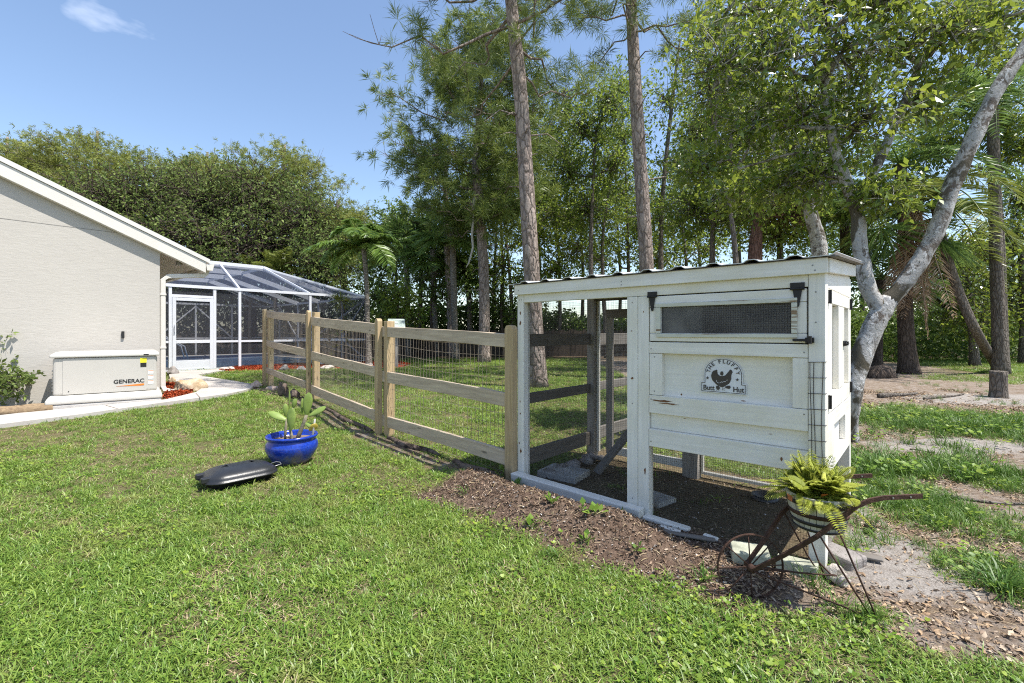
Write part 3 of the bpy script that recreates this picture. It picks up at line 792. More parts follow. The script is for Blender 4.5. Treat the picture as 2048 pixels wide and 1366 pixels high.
def wire_grid(name, o, ex, ey, w, h, step, r, mat, parent, stuff=True):
    """square wire cloth as thin crossing bars in the plane ex, ey from corner o"""
    mb = MB(); o = Vector(o); ex = Vector(ex).normalized(); ey = Vector(ey).normalized(); nn = ex.cross(ey)
    def thin(p, q, a):
        b = nn * r
        mb.v += [tuple(p + a * r), tuple(p - a * r * .5 + b * .87), tuple(p - a * r * .5 - b * .87), tuple(q + a * r), tuple(q - a * r * .5 + b * .87), tuple(q - a * r * .5 - b * .87)]
        k = len(mb.v) - 6; mb.f.extend([(k, k + 1, k + 4, k + 3), (k + 1, k + 2, k + 5, k + 4), (k + 2, k, k + 3, k + 5)])
    for i in range(int(w / step) + 1): p = o + ex * (i * step); thin(p, p + ey * h, ex)
    for j in range(int(h / step) + 1): p = o + ey * (j * step) + nn * r; thin(p, p + ex * w, ey)
    me = bpy.data.meshes.new(name); me.from_pydata(mb.v, [], mb.f); me.update()
    ob = link(name, me, mat, parent)
    if stuff: ob['kind'] = 'stuff'
    return ob
wg = wire_grid('wire_cloth', (1.40, .008, 1.146), (1, 0, 0), (0, 0, 1), .445, .156, .0125, .0009, M['darkwire'], hatch); wg.location = -hl
# black sheet behind the hatch, painting the shadow in the gaps around it
board('hatch_gap_shade', 1.0775, 1.9155, .034, .05, 1.092, 1.3765, M['ink'], bevel=0)
# strap hinges and latch
def hinge(x, parent=coop):
    h = MB().prism([(-.030, .028), (.030, .028), (.030, -.002), (-.030, -.002)], lambda p: (p[0], -.006, p[1]), lambda p: (p[0], -.001, p[1]))
    h.prism([(-.020, -.002), (.020, -.002), (.007, -.085), (0, -.092), (-.007, -.085)], lambda p: (p[0], -.006, p[1]), lambda p: (p[0], -.001, p[1]))
    h.tube([(-.03, -.008, -.002), (.03, -.008, -.002)], .006, 8)
    o = h.build('strap_hinge', M['iron'], parent); o.location = (x, -.001, 1.372); return o
hinge(1.10); hinge(1.872).scale = (1.05, 1, 1.05)
lt = MB().box(-.06, .0, -.014, -.004, -.006, .006); lt.box(-.005, .032, -.018, -.002, -.013, .013); lt.tube([(.018, -.03, -.018), (.018, -.03, .02)], .009, 8); lt.tube([(.012, -.02, 0), (.012, -.036, 0)], .008, 8)
o = lt.build('latch', M['iron'], coop); o.location = (1.912, 0, 1.112)
# welded wire wrapped on the right corner post
ww = MB()
for x in (1.930, 1.945, 1.978): ww.tube([(x + .004 * math.sin(z * 9 + x * 50), -.006, z) for z in np.linspace(.45, 1.005, 9)], .0016, 5)
for z in np.arange(.46, 1.01, .0775): ww.tube([(1.918, -.0075, z), (1.99, -.0075, z + .004), (1.993, .012, z + .004)], .0016, 5)
ww.build('welded_wire', M['darkwire'], coop)['kind'] = 'stuff'
# side of the hut: two doors with recessed panels
def sb(nm, y0, y1, z0, z1, x0=CLEN - .03, x1=CLEN, m='white_z', parent=None): return board(nm, x0, x1, y0, y1, z0, z1, m, parent)
sb('side_panel', .08, CDEP - .065, .42, 1.43, CLEN - .045, CLEN - .0305)
sb('side_header', .077, CDEP - .065, 1.375, 1.512, CLEN - .03, CLEN - .004, 'white_y')
for (ya, yb) in ((.08, .60), (.606, CDEP - .068)):
    d = sb('side_door', ya, yb, .74, .83, m='white_y'); dl = d.location.copy()
    def dd(nm, y0, y1, z0, z1, m='white_z'):
        q = sb(nm, y0, y1, z0, z1, CLEN - .03, CLEN, m, d); q.location = Vector(q.location) - dl; return q
    wst = .14 if ya < .2 else .09
    dd('stile', ya, ya + wst, .832, 1.298); dd('stile', yb - wst, yb, .832, 1.298); dd('top_rail', ya, yb, 1.30, 1.37, 'white_y')
    hy = ya + .018 if ya < .2 else yb - .018
    for hz in (1.33, .80):
        hg = MB().box(-.001, .006, -.012, .012, -.034, .034); hg.tube([(.008, .0, -.034), (.008, .0, .034)], .006, 8)
        hh_ = hg.build('butt_hinge', M['iron'], d); hh_.location = Vector((CLEN, hy, hz)) - dl
lt = MB().box(0, .006, -.06, .06, -.016, .016); lt.box(.006, .02, -.02, .02, -.012, .012); lt.tube([(.012, -.06, 0), (.012, .075, 0)], .006, 8)
o = lt.build('latch', M['iron'], coop); o.location = (CLEN, .70, 1.085)
sb('side_rail', .08, CDEP - .065, .655, .735, m='white_y'); sb('side_rail', .08, CDEP - .065, .43, .50, m='white_y')
sb('side_stile', .08, .30, .502, .653); sb('side_stile', .75, CDEP - .065, .502, .653)
# hut floor, inner wall, back wall
board('hut_floor', 1.08, CLEN - .05, .055, CDEP - .09, .44, .455, 'grey_x'); board('hut_wall', 1.062, 1.073, .075, CDEP - .09, .456, 1.43, 'grey_y')
board('hut_back', 1.025, CLEN - .08, CDEP - .05, CDEP - .035, .45, 1.435, 'grey_x')
# left side rails and bottom boards of the run (weathered)
for (z0, z1) in ((1.04, 1.14), (.595, .675), (.12, .235)): board('side_board', .012, .045, .08, CDEP - .08, z0, z1, 'grey_y')
board('back_frame', .075, .10, CDEP - .03, CDEP, .05, 1.44, 'white_z'); board('back_frame', .175, .24, CDEP - .03, CDEP, .05, 1.28, 'grey_z'); board('back_frame', .175, .895, CDEP - .03, CDEP - .005, 1.283, 1.36, 'grey_x')
board('back_frame', .24, .895, CDEP - .03, CDEP, .05, .12, 'white_x'); board('back_frame', 1.045, 1.9, CDEP - .03, CDEP, .03, .055, 'white_x'); board('back_frame', 1.024, 1.043, CDEP - .03, CDEP, .03, .45, 'white_z')
board('roof_beam', .40, .45, .05, CDEP - .05, 1.45, 1.50, 'grey_y')
# wire cloth over the openings
wc = M['darkwire']
wire_grid('wire_cloth', (.064, .055, .02), (1, 0, 0), (0, 0, 1), .862, 1.355, .0127, .00055, wc, coop)
wire_grid('wire_cloth', (1.076, .055, .0), (1, 0, 0), (0, 0, 1), .842, .45, .0127, .00055, wc, coop)
wire_grid('wire_cloth', (.008, .08, .02), (0, 1, 0), (0, 0, 1), CDEP - .15, 1.40, .0127, .0005, wc, coop)
wire_grid('wire_cloth', (.10, CDEP - .002, .05), (1, 0, 0), (0, 0, 1), .80, 1.38, .0127, .0006, M['galv'], coop)
wire_grid('wire_cloth', (1.03, CDEP - .002, .03), (1, 0, 0), (0, 0, 1), .88, .42, .0127, .0006, M['galv'], coop)
# sill boards along the front, split and sagging
sill = MB().hexa([(.0, -.07, -.04), (1.05, -.075, -.05), (1.05, -.004, -.05), (.0, -.004, -.04), (.0, -.085, .085), (1.05, -.080, .065), (1.05, -.004, .065), (.0, -.004, .085)]).build('sill', M['white_x'], coop, bevel=.008, seg=2)
MB().hexa([(1.055, -.05, -.05), (1.33, -.03, -.05), (1.33, .02, -.05), (1.055, .02, -.05), (1.055, -.05, .026), (1.33, -.035, .016), (1.33, .02, .016), (1.055, .02, .026)]).build('sill', M['white_x'], coop, bevel=.008, seg=2)
MB().hexa([(1.18, -.09, -.05), (1.30, -.085, -.05), (1.30, -.05, -.05), (1.18, -.055, -.05), (1.18, -.09, .012), (1.30, -.085, .008), (1.30, -.05, .008), (1.18, -.055, .012)]).build('sill', M['white_x'], coop, bevel=.005)
MB().hexa([(1.42, -.05, -.05), (1.50, -.05, -.05), (1.50, -.02, -.05), (1.42, -.02, -.05), (1.42, -.05, .02), (1.50, -.05, .014), (1.50, -.02, .014), (1.42, -.02, .02)]).build('sill', M['white_x'], coop, bevel=.005)
# chips and scars in the paint (worn to the wood)
scar = plain('bare_wood_scar', (.20, .095, .045), .9, 0, .4, 30)
def flake(cx, cz, w, h, y=-.0012, seed=0, m=None):
    r = random.Random(seed); k = 14
    pts = [(cx + w * .5 * math.cos(2 * math.pi * i / k) * r.uniform(.55, 1.05), cz + h * .5 * math.sin(2 * math.pi * i / k) * r.uniform(.4, 1.1)) for i in range(k)]
    MB().prism(pts, lambda p: (p[0], y, p[1]), lambda p: (p[0], y + .0035, p[1])).build('paint_scar', m or scar, coop)
flake(1.16, .735, .16, .016, -.0004, 1); flake(1.20, .722, .13, .012, -.0006, 2)
for i, (x, z, w, h, yy) in enumerate([(.03, 1.30, .012, .03, -.001), (.03, 1.22, .018, .045, -.001), (.028, .62, .01, .02, -.001), (.03, .53, .012, .018, -.001), (.02, .30, .012, .02, -.001), (.035, .24, .02, .04, -.001), (.965, .86, .022, .02, -.001), (.96, 1.16, .012, .008, -.001), (1.05, .29, .014, .05, .002), (1.04, 1.28, .006, .014, .002), (1.30, .645, .02, .004, -.001), (1.75, .62, .02, .004, -.001), (1.845, 1.395, .016, .016, .0), (1.80, .50, .012, .03, -.001), (1.62, .78, .03, .006, -.001), (1.28, .785, .012, .012, -.001)]):
    flake(x, z, w, h, yy - .0006, 10 + i)
# screw heads
scr = plain('zinc_screw', (.30, .29, .28), .5, .6)
sme = MB().lathe([(.0001, .0), (.0036, .0), (.0042, -.0015), (.0042, -.004)], 8).mesh('screw'); sme.materials.append(scr)
for (x, z, yy) in [(.03, 1.47, -.0255), (.9, 1.475, -.0255), (.9, 1.455, -.0255), (1.94, 1.48, -.0255), (1.95, 1.455, -.0255), (.02, 1.40, -.0015), (.04, 1.40, -.0015), (.965, 1.34, -.0015), (.965, .1, -.0015), (.965, .7, -.0015), (1.09, 1.05, .0005), (1.09, .74, -.0005), (1.9, .74, -.0005), (1.9, 1.05, .0005), (1.09, .48, -.0015), (1.9, .53, -.0015), (1.95, 1.2, -.0035), (1.95, 1.35, -.0035), (1.11, .79, .0045), (1.11, 1.0, .0045)]:
    o = bpy.data.objects.new('screw', sme); COL.objects.link(o); o.parent = coop; o.location = (x, yy, z); o.rotation_euler = (math.pi / 2, 0, 0)
# a curl of dry vine at the top left corner
MB().tube([(-.015 + .03 * math.cos(a), -.03, 1.41 + .03 * math.sin(a)) for a in np.linspace(-.4, 3.2, 9)], .0022, 5).build('vine_curl', M['rust'], coop)

# ------------------------------------------------------------------ sign on the coop
sgn = empty('sign', COOP + CU * 1.503 + CV * .036 + Vector((0, 0, .812)), COOP_ROT, 'white arched sign with brown hen and lettering on the coop front', 'sign')
SW, BH = .236, .0515
def arch(inset):
    w = SW / 2 - inset; b = BH - inset * .0; r = .5 * SW * .845 - inset; pts = [(-w, inset), (w, inset), (w, BH - inset), (r, BH - inset)]
    zc = BH + .052
    pts += [(r * math.cos(a), zc + r * .86 * math.sin(a)) for a in np.linspace(0, math.pi, 25)]
    return pts + [(-r, BH - inset), (-w, BH - inset)]
MB().prism(arch(-.004), lambda p: (p[0], -.004, p[1]), lambda p: (p[0], 0, p[1])).build('plate', M['signplate'], sgn)
bo = arch(0); bi = arch(.0032); k = len(bo)
mb = MB(); mb.v = [(x, -.0052, z) for x, z in bo] + [(x, -.0052, z) for x, z in bi]; mb.f = [(i, (i + 1) % k, k + (i + 1) % k, k + i) for i in range(k)]
mb.build('border', M['signink'], sgn)
def letter(ch, x, z, size, rot, sx=.95):
    me = text_mesh(ch, size, sx, .0006); o = link('lettering', me, M['signink'], sgn)
    o.matrix_local = Matrix.Translation((x, -.0058, z)) @ Matrix.Rotation(-rot, 4, 'Y') @ Matrix.Rotation(math.pi / 2, 4, 'X'); return o
RA = .5 * SW * .845; ZC = BH + .052
for ch, a in zip('THE FLUFFY', (168, 150, 132, 116, 103, 86, 68, 49, 29, 9)):
    if ch == ' ': continue
    th = math.radians(a); rr = RA - .029
    letter(ch, rr * math.cos(th), ZC + rr * .87 * math.sin(th), .0285, th - math.pi / 2, 1.0)
letter('Butt', -SW / 2 + .041, .0095, .040, 0, .92); letter('Hut', SW / 2 - .036, .0095, .040, 0, .92)
def unskew(x, y):
    nx = (x - 265) / 1045.; return ((nx - .5) * SW, (1035 + 90 * nx - y) / (225 + 20 * nx) * BH)
hen = [(640, 490), (600, 510), (560, 520), (525, 570), (505, 640), (515, 700), (540, 770), (580, 810), (620, 860), (680, 900), (740, 935), (800, 935), (870, 890), (930, 850), (965, 790), (985, 720), (985, 640), (1000, 580), (1018, 560), (1000, 510), (975, 485), (950, 490), (930, 530), (890, 580), (850, 630), (810, 650), (740, 655), (700, 640), (665, 600), (655, 550), (652, 500)]
chick1 = [(630, 905), (680, 900), (715, 940), (715, 985), (690, 1005), (650, 1000), (625, 960)]
chick2 = [(835, 925), (900, 900), (960, 900), (970, 950), (940, 985), (890, 975), (850, 955)]
egg = [(735, 545), (765, 530), (795, 550), (803, 600), (785, 640), (745, 640), (722, 600)]
star = lambda cx, cy, r: [(cx + (r if i % 2 == 0 else r * .42) * math.sin(i * math.pi / 5), cy - (r if i % 2 == 0 else r * .42) * math.cos(i * math.pi / 5)) for i in range(10)]
for nm, pts in (('hen_emblem', hen), ('chick_emblem', chick1), ('chick_emblem', chick2), ('head_emblem', egg), ('star_emblem', star(415, 705, 42)), ('star_emblem', star(1125, 745, 42))):
    MB().prism([unskew(*p) for p in pts], lambda p: (p[0], -.0062, p[1]), lambda p: (p[0], -.0042, p[1])).build(nm, M['signink'], sgn)
def stroke(pts, w, m): 
    q = [unskew(*p) for p in pts]; mb = MB()
    for a, b in zip(q[:-1], q[1:]): mb.bar((a[0], -.0066, a[1]), (b[0], -.0066, b[1]), w, .0012, up=(0, 1, 0))
    return mb
s_ = stroke([(640, 755), (640, 800), (670, 830), (720, 830), (770, 795), (770, 820), (830, 785), (835, 805), (905, 750)], .0016, 0); s_.build('wing_line', M['signplate'], sgn)
for pts in ([(770, 930), (790, 1000), (840, 1020)], [(790, 1000), (770, 1015)], [(650, 1000), (640, 1030)], [(690, 1000), (690, 1030)], [(850, 960), (800, 975)]): stroke(pts, .0014, 0).build('leg_line', M['signink'], sgn)

# ------------------------------------------------------------------ things inside the run
def coop_pt(x, y, z=0): return COOP + CU * x + CV * y + Vector((0, 0, z))
def slab(name, label, cat, c, sx, sy, sz, rz, m, tilt=0, bevel=.006, group=None):
    o = MB().box(-sx / 2, sx / 2, -sy / 2, sy / 2, 0, sz).build(name, m, None, bevel=bevel, seg=2)
    o.location = c; o.rotation_euler = (tilt, 0, rz); return tag(o, label, cat, group)
pv = gp(1118, 962); slab('paver', 'square concrete paver lying inside the run behind the wire', 'paver', (pv.x + .05, pv.y + .12, .0), .34, .27, .05, COOP_ROT + .12, M['block'])
p2 = gp(1305, 1000); slab('paver', 'half hidden paver in the dirt right of the middle posts', 'paver', (p2.x, p2.y, -.01), .24, .20, .04, COOP_ROT - .2, M['block'])
a = gp(1195, 955); a = Vector((a.x, a.y + .05, .02)); b = at(1256, 868, a.y + .06)
rp = MB().bar((0, 0, 0), (b - a) * 1.75, .10, .025).build('ramp_plank', M['grey_x'], None, bevel=.003); rp.location = a
tag(rp, 'dark weathered plank ramp leaning up into the hut', 'plank')
ds_ = gp(1530, 998); o = MB().lathe([(.0, .004), (.06, .006), (.075, .03), (.085, .03), (.088, .0)], 28).build('feed_dish', M['plastic'], None, True); o.location = (ds_.x, ds_.y, .004); o.scale = (1, 1, .9)
tag(o, 'flat black feed dish on the dirt under the hut', 'dish')
def rock_mesh(name, seed, rx, ry, rz, mat, rough=.22, sub=3):
    bm = bmesh.new(); bmesh.ops.create_icosphere(bm, subdivisions=sub, radius=1); r = random.Random(seed); ph = [r.uniform(0, 9) for _ in range(9)]
    for v in bm.verts:
        c = v.co.copy(); d = 1 + rough * (math.sin(c.x * 2.7 + ph[0]) * math.sin(c.y * 3.1 + ph[1]) + .7 * math.sin(c.z * 4.3 + ph[2]) * math.sin(c.x * 5.1 + ph[3]) + .5 * math.sin(c.y * 9 + ph[4]) * math.sin(c.z * 8 + ph[5]) * math.sin(c.x * 7 + ph[6]))
        v.co = Vector((c.x * rx, c.y * ry, max(c.z, -.45) * rz)) * d
    me = bpy.data.meshes.new(name); bm.to_mesh(me); bm.free(); me.materials.append(mat); return me
def rock(label, px, py, wpx, hpx, seed, mat, flat=.7, group=None, cat='rock', rz=None, dz=0):
    p = gp(px, py); w = wpx / F * p.y / 2; h = hpx / F * p.y
    o = link('rock', rock_mesh('rock', seed, w, w * flat, h / 1.45, mat), None, None, True)
    o.location = (p.x, p.y + w * flat * .8, p.z + h * .31 + dz); o.rotation_euler = (0, 0, rz if rz is not None else seed * 1.3)
    return tag(o, label, cat, group)
def rock_mat(name, a, b, c):
    t = NT(name); v = t.coord(); col = t.mix(t.ramp(t.noise(v, 9, 6, .7), .35, .65), a, b); col = t.mix(t.ramp(t.noise(v, 5, 5, .6, 1), .55, .62), col, c)
    return t.surf(col, .9, t.bump(t.noise(v, 22, 6, .7), .7, .03), 0, .2)
M['ochre'] = rock_mat('ochre_limestone', (.42, .30, .17), (.58, .48, .36), (.10, .09, .08)); M['pale'] = rock_mat('pale_limestone', (.50, .44, .38), (.64, .58, .52), (.22, .19, .16))
M['pink'] = rock_mat('pinkish_limestone', (.46, .33, .27), (.58, .47, .40), (.20, .16, .14)); M['greyrock'] = rock_mat('grey_rock', (.22, .20, .185), (.34, .31, .29), (.10, .09, .085)); M['darkrock'] = rock_mat('dark_rotten_wood', (.09, .065, .05), (.20, .155, .125), (.04, .03, .025))
for i, (x, y) in enumerate(((.11, .25), (.12, .42), (.16, .52), (.11, .62), (.17, .72), (.12, .84), (.20, .90))):
    w = .05 + .012 * (i % 3)
    o = link('stone', rock_mesh('stone', 60 + i, w, w * .8, w * .62, M['greyrock'], .2, 2), None, None, True); q = coop_pt(x, y); o.location = (q.x, q.y, .035); tag(o, 'small grey stone in the row along the inside of the run', 'stone', 'stones along the run')

# ------------------------------------------------------------------ blocks and boards around the coop's right foot
f = coop_pt(1.95, 0)
slab('concrete_block', 'greenish mossy concrete block left of the white corner post', 'block', (f.x - .30, f.y + .05, -.01), .17, .13, .075, -.35, M['mossblock'], .06)
slab('concrete_block', 'narrow pale concrete block tilted at the foot of the corner post', 'block', (f.x - .13, f.y - .06, -.01), .17, .09, .065, -.62, M['mossblock'], -.1)
slab('concrete_block', 'large grey concrete block right of the white corner post', 'block', (f.x + .15, f.y + .05, -.02), .14, .19, .075, .45, M['greyrock'], .03, .015)
slab('plank', 'short grey board poking out right of the corner post', 'plank', (f.x + .27, f.y + .05, .02), .16, .04, .014, -.55, M['grey_x'], .2)
slab('plank', 'thin grey plank half buried along the coop foot', 'plank', (f.x - .62, f.y + .34, .012), .50, .04, .014, -.42, M['grey_x'])
slab('plank', 'pale buried board beside the coop side wall', 'plank', (f.x + .33, f.y + .38, -.008), .06, .45, .022, -.75, M['grey_x'])
rock('rounded pale stone behind the planter wheel legs', 1685, 1172, 55, 30, 81, M['pale'])
# ------------------------------------------------------------------ rail fence
fe = empty('rail_fence', FENCE[0], 0, 'three rail wooden fence with welded wire running from the coop to the path', 'fence')
FO = Vector(FENCE[0])
rowsY = [p.y for p in FENCE]
fdir = [(FENCE[i + 1] - FENCE[i]).xy.normalized() for i in range(3)]
def rz2(v): return math.atan2(v.y, v.x)
for i, (px, py, pt) in enumerate(FENCE_PX):
    p = FENCE[i]; topz = at(px, pt, p.y).z
    wd = .085 if i else .09
    d = fdir[min(i, 2)]; a = rz2(d)
    h = topz - p.z
    # front post with rounded head
    pr = [(-wd / 2, -.25), (wd / 2, -.25), (wd / 2, h - .03), (wd * .34, h - .006), (0, h), (-wd * .34, h - .006), (-wd / 2, h - .03)]
    o = MB().prism(pr, lambda q: (q[0], -.028, q[1]), lambda q: (q[0], .028, q[1])).build('post', M['post'], fe, bevel=.004, seg=2)
    o.location = p - FO; o.rotation_euler = (0, 0, a + math.pi)
    if i:   # second post behind the rails
        o = MB().box(-.045, .045, -.045, .045, -.25, h - .03).build('post', M['post'], fe, bevel=.004, seg=2)
        nrm = Vector((-d.y, d.x, 0)); off = Vector((-d.x, -d.y, 0)) * .115 + Vector((d.y, -d.x, 0)) * -(-.075)
        o.location = p - FO + off; o.rotation_euler = (0, 0, a)
RAILS = [[((1016, 667.7, 695), (763, 652, 672)), ((1016, 786, 814), (763, 740, 761.5)), ((1016, 901.5, 931), (763, 828, 849))],
         [((752, 647.7, 670), (622, 633, 650)), ((752, 734, 754), (622, 701.5, 718.5)), ((752, 821.5, 842.5), (622, 769, 786))],
         [((612, 629, 646), (533, 621.5, 635)), ((612, 698.5, 714), (533, 680, 692)), ((612, 763, 777), (533, 734.5, 746))]]
for i in range(3):
    d = fdir[i]; back = Vector((d.y, -d.x, 0)) * .03
    for (q0, q1) in RAILS[i]:
        Y0, Y1 = FENCE[i].y, FENCE[i + 1].y
        e0 = Vector((*d, 0)) * .012
        A, B = at(q0[0], q0[2], Y0 + .03) , at(q1[0], q1[2], Y1 + .03)
        A2, B2 = at(q0[0], q0[1], Y0 + .03), at(q1[0], q1[1], Y1 + .03)
        ln = (B - A).length
        rot = Matrix(((d.x, -d.y, 0), (d.y, d.x, 0), (0, 0, 1)))
        inv = rot.transposed()
        P = [inv @ (v - A) for v in (A, B, B2, A2)]
        vs = []
        for v in P: vs.append(v + Vector((0, 0, 0)))
        seg = 10; mb = MB(); r = random.Random(i * 7 + len(q0))
        for k in range(seg + 1):
            tq = k / seg
            lo = P[0].lerp(P[1], tq); hi = P[3].lerp(P[2], tq); w_ = .004 * math.sin(tq * 5 + i)
            for q, dy in ((lo, -.016), (lo, .016), (hi, .016), (hi, -.016)): mb.v.append((q.x, dy + q.y, q.z + w_ + r.uniform(-.0015, .0015)))
        for k in range(seg):
            for j in range(4): mb.f.append((4 * k + j, 4 * k + (j + 1) % 4, 4 * k + 4 + (j + 1) % 4, 4 * k + 4 + j))
        mb.f += [(0, 1, 2, 3), tuple(4 * seg + j for j in range(4))]
        o = mb.build('rail', M['rail'], fe, bevel=.003)
        o.location = A - FO; o.rotation_euler = (0, 0, rz2(d))
    # welded wire behind the rails
    P0, P1 = FENCE[i], FENCE[i + 1]; nb_ = Vector((d.y, -d.x, 0)); nb_ = nb_ if nb_.y > 0 else -nb_
    mb = MB(); ln = (P1 - P0).length; zt0 = at(0, RAILS[i][0][0][2], P0.y).z + .03; zt1 = at(0, RAILS[i][0][1][2], P1.y).z + .03
    nv = int(ln / .052)
    def wp(s, z):
        q = P0.lerp(P1, s) + nb_ * .055; zb = q.z + .02; zt = zt0 + (zt1 - zt0) * s
        sag = .012 * math.sin(s * 23 + z * 5) + .01 * math.sin(s * 9)
        return Vector((q.x + sag * .6, q.y, zb + (zt - zb) * z - .04 * math.sin(math.pi * s) * z)) - FO
    for k in range(nv + 1):
        s = k / nv; mb.tube([wp(s, 0), wp(s + .003 * math.sin(k), .5), wp(s, 1)], .0019, 3, False)
    for z in np.linspace(0.0, 1.0, 12): mb.tube([wp(s, z) for s in np.linspace(0, 1, 24)], .0020, 3, False)
    me = bpy.data.meshes.new('welded_wire'); me.from_pydata(mb.v, [], mb.f); me.update()
    link('welded_wire', me, M['fencewire'], fe)['kind'] = 'stuff'
# the older fence running on behind the coop
of = empty('old_rail_fence', coop_pt(0, CDEP + .05), COOP_ROT + math.pi / 2, 'old dark rail fence running back behind the chicken coop', 'fence')
for (z0, z1) in ((1.03, 1.14), (.60, .68), (.14, .25)):
    o = MB().box(0.03, 4.2, -.03, .0, z0, z1).build('rail', M['grey_x'], of, bevel=.004)
for x in (.9, 2.6, 4.2): MB().box(x - .05, x + .05, -.12, -.032, -.2, 1.2).build('post', M['grey_z'], of, bevel=.004)

# ------------------------------------------------------------------ board fence along the back of the yard
bf = empty('board_fence', (-7, 20.6, .1), 0, 'dark weathered board fence along the back of the yard', 'fence')
for k in range(11):
    mb = MB()
    for j in range(16):
        x = k * 2.42 + j * .15; hgt = 1.15 + .04 * math.sin(k * 16 + j * 2.3)
        mb.box(x, x + .142, 0, .022, -.1, hgt)
    o = mb.build('boards', M['dark_board'], bf); o['kind'] = 'stuff'
    MB().box(k * 2.42 - .055, k * 2.42 - .004, -.02, .07, -.2, 1.22).build('post', M['dark_board'], bf)

# ------------------------------------------------------------------ slanted grey green box on a post
ub = empty('utility_box', (at(793, 645, 14).x, 14, .1), .3, 'slanted pale green metal panel standing behind the fence', 'utility box')
zt_ = at(793, 637, 14).z - .1
MB().box(-.05, .05, -.05, .05, -.2, zt_ - .15).build('post', M['grey_z'], ub)
MB().hexa([(-.25, -.2, zt_ - .36), (.25, -.2, zt_ - .36), (.25, .15, zt_ - .2), (-.25, .15, zt_ - .2), (-.25, -.2, zt_ - .30), (.25, -.2, zt_ - .30), (.25, .15, zt_), (-.25, .15, zt_)]).build('panel', plain('pale_green_sheet', (.40, .47, .43), .45, .3), ub, bevel=.01)

# ------------------------------------------------------------------ blue pot with prickly pear
pot = empty('blue_pot', (POT.x, POT.y, POT.z), .4, 'glazed blue ceramic pot standing on the lawn', 'pot')
PR = 97 / F * POT.y / 2
tb = NT('blue_glaze'); v = tb.coord(); dn = tb.noise(v, 60, 4, .7)
gl = tb.mix(tb.ramp(dn, .3, .7), (.008, .022, .20), (.015, .06, .46))
sepx = tb.n('ShaderNodeSeparateXYZ'); tb.l(tb.coord(rand=False), sepx.inputs[0])
ng = tb.n('ShaderNodeMath', operation='ADD'); tb.l(tb.ramp(tb.noise(v, 7, 4), .3, .7, -.06, .06), ng.inputs[0]); tb.l(sepx.outputs['Z'], ng.inputs[1])
gl = tb.mix(tb.ramp(ng.outputs[0], .02, .10, 1, 0), gl, (.17, .14, .125))
tb.surf(gl, .16, tb.bump(dn, .12, .004), 0, .6)
pp = [(.0, .0), (.62, .0), (.66, .01), (.86, .07), (.985, .125), (1.0, .155), (.97, .185), (.90, .202), (.885, .21), (.91, .222), (.975, .228), (.99, .240), (.975, .250), (.90, .250), (.87, .235), (.86, .20), (.0, .195)]
MB().lathe([(r * PR, z) for r, z in pp], 48).build('body', tb.m, pot, True)
MB().lathe([(0.0001, .199), (.85 * PR, .203)], 24).build('soil', M['dirt'], pot)
cac = empty('prickly_pear_cactus', (POT.x, POT.y, POT.z + .2), 0, 'prickly pear cactus with green pads growing in the blue pot', 'cactus')
tcx = NT('cactus_skin'); v = tcx.coord(); vv = tcx.n('ShaderNodeTexVoronoi'); vv.inputs['Scale'].default_value = 55; tcx.l(v, vv.inputs['Vector'])
cg = tcx.mix(tcx.ramp(tcx.noise(v, 14, 5), .3, .7), (.15, .22, .045), (.24, .32, .075)); cg = tcx.mix(tcx.ramp(vv.outputs['Distance'], .12, .22, .8, 0), cg, (.20, .17, .09)); tcx.surf(cg, .45, None, 0, .4)
M['cac'] = tcx.m; M['cacy'] = plain('yellow_dying_pad', (.48, .36, .06), .6, 0, .4, 20)
cb = POT + Vector((0, 0, .2))
def pad(pxa_, pya_, pxb, pyb, w, mat='cac', thick=.02, yaw=.25, dy=0.0):
    w *= 1.28; yaw *= .6
    a = at(pxa_, pya_, POT.y + dy); b = at(pxb, pyb, POT.y + dy * 1.0); d = b - a; L_ = d.length; u = d.normalized()
    s_ = Vector((math.cos(yaw), math.sin(yaw), 0)); s_ = (s_ - u * s_.dot(u)).normalized(); nn = u.cross(s_)
    mb = MB(); NU, NV = 10, 14; k = 0
    for i in range(NU + 1):
        f_ = i / NU; r = math.sin(math.pi * min(1, f_ * .97 + .02)) ** .6 * (.55 + .5 * f_)
        for j in range(NV):
            an = 2 * math.pi * j / NV
            mb.v.append(tuple(a + u * L_ * f_ + s_ * math.cos(an) * w / 2 * r + nn * math.sin(an) * thick / 2 * max(.15, math.sin(math.pi * f_) ** .5) - cb))
    for i in range(NU):
        for j in range(NV): mb.f.append((i * NV + j, i * NV + (j + 1) % NV, (i + 1) * NV + (j + 1) % NV, (i + 1) * NV + j))
    return mb.build('pad', M[mat], cac, True)
pad(612, 832, 618, 785, .075, yaw=.6); pad(616, 833, 652, 814, .062, yaw=-.6, thick=.024); pad(576, 842, 537, 824, .066, yaw=.7, thick=.024); pad(582, 862, 583, 816, .072, yaw=.2, dy=-.06)
pad(572, 834, 571, 807, .045, yaw=.9, dy=.03); pad(586, 818, 591, 797, .04, yaw=.7, dy=.05); pad(608, 846, 634, 856, .05, yaw=.3); pad(618, 862, 634, 848, .055, 'cacy', yaw=.5, dy=-.03); pad(579, 818, 579, 782, .016, thick=.014, dy=.04); pad(604, 828, 605, 796, .03, yaw=1.2, dy=.03)
M['cacst'] = plain('corky_cactus_stem', (.24, .215, .15), .9, 0, .4, 30, .5)
def cst(pts, r, m='cacst', dy=0): MB().tube([at(x, y, POT.y + dy) - cb for x, y in pts], r, 8).build('stem', M[m], cac, True)
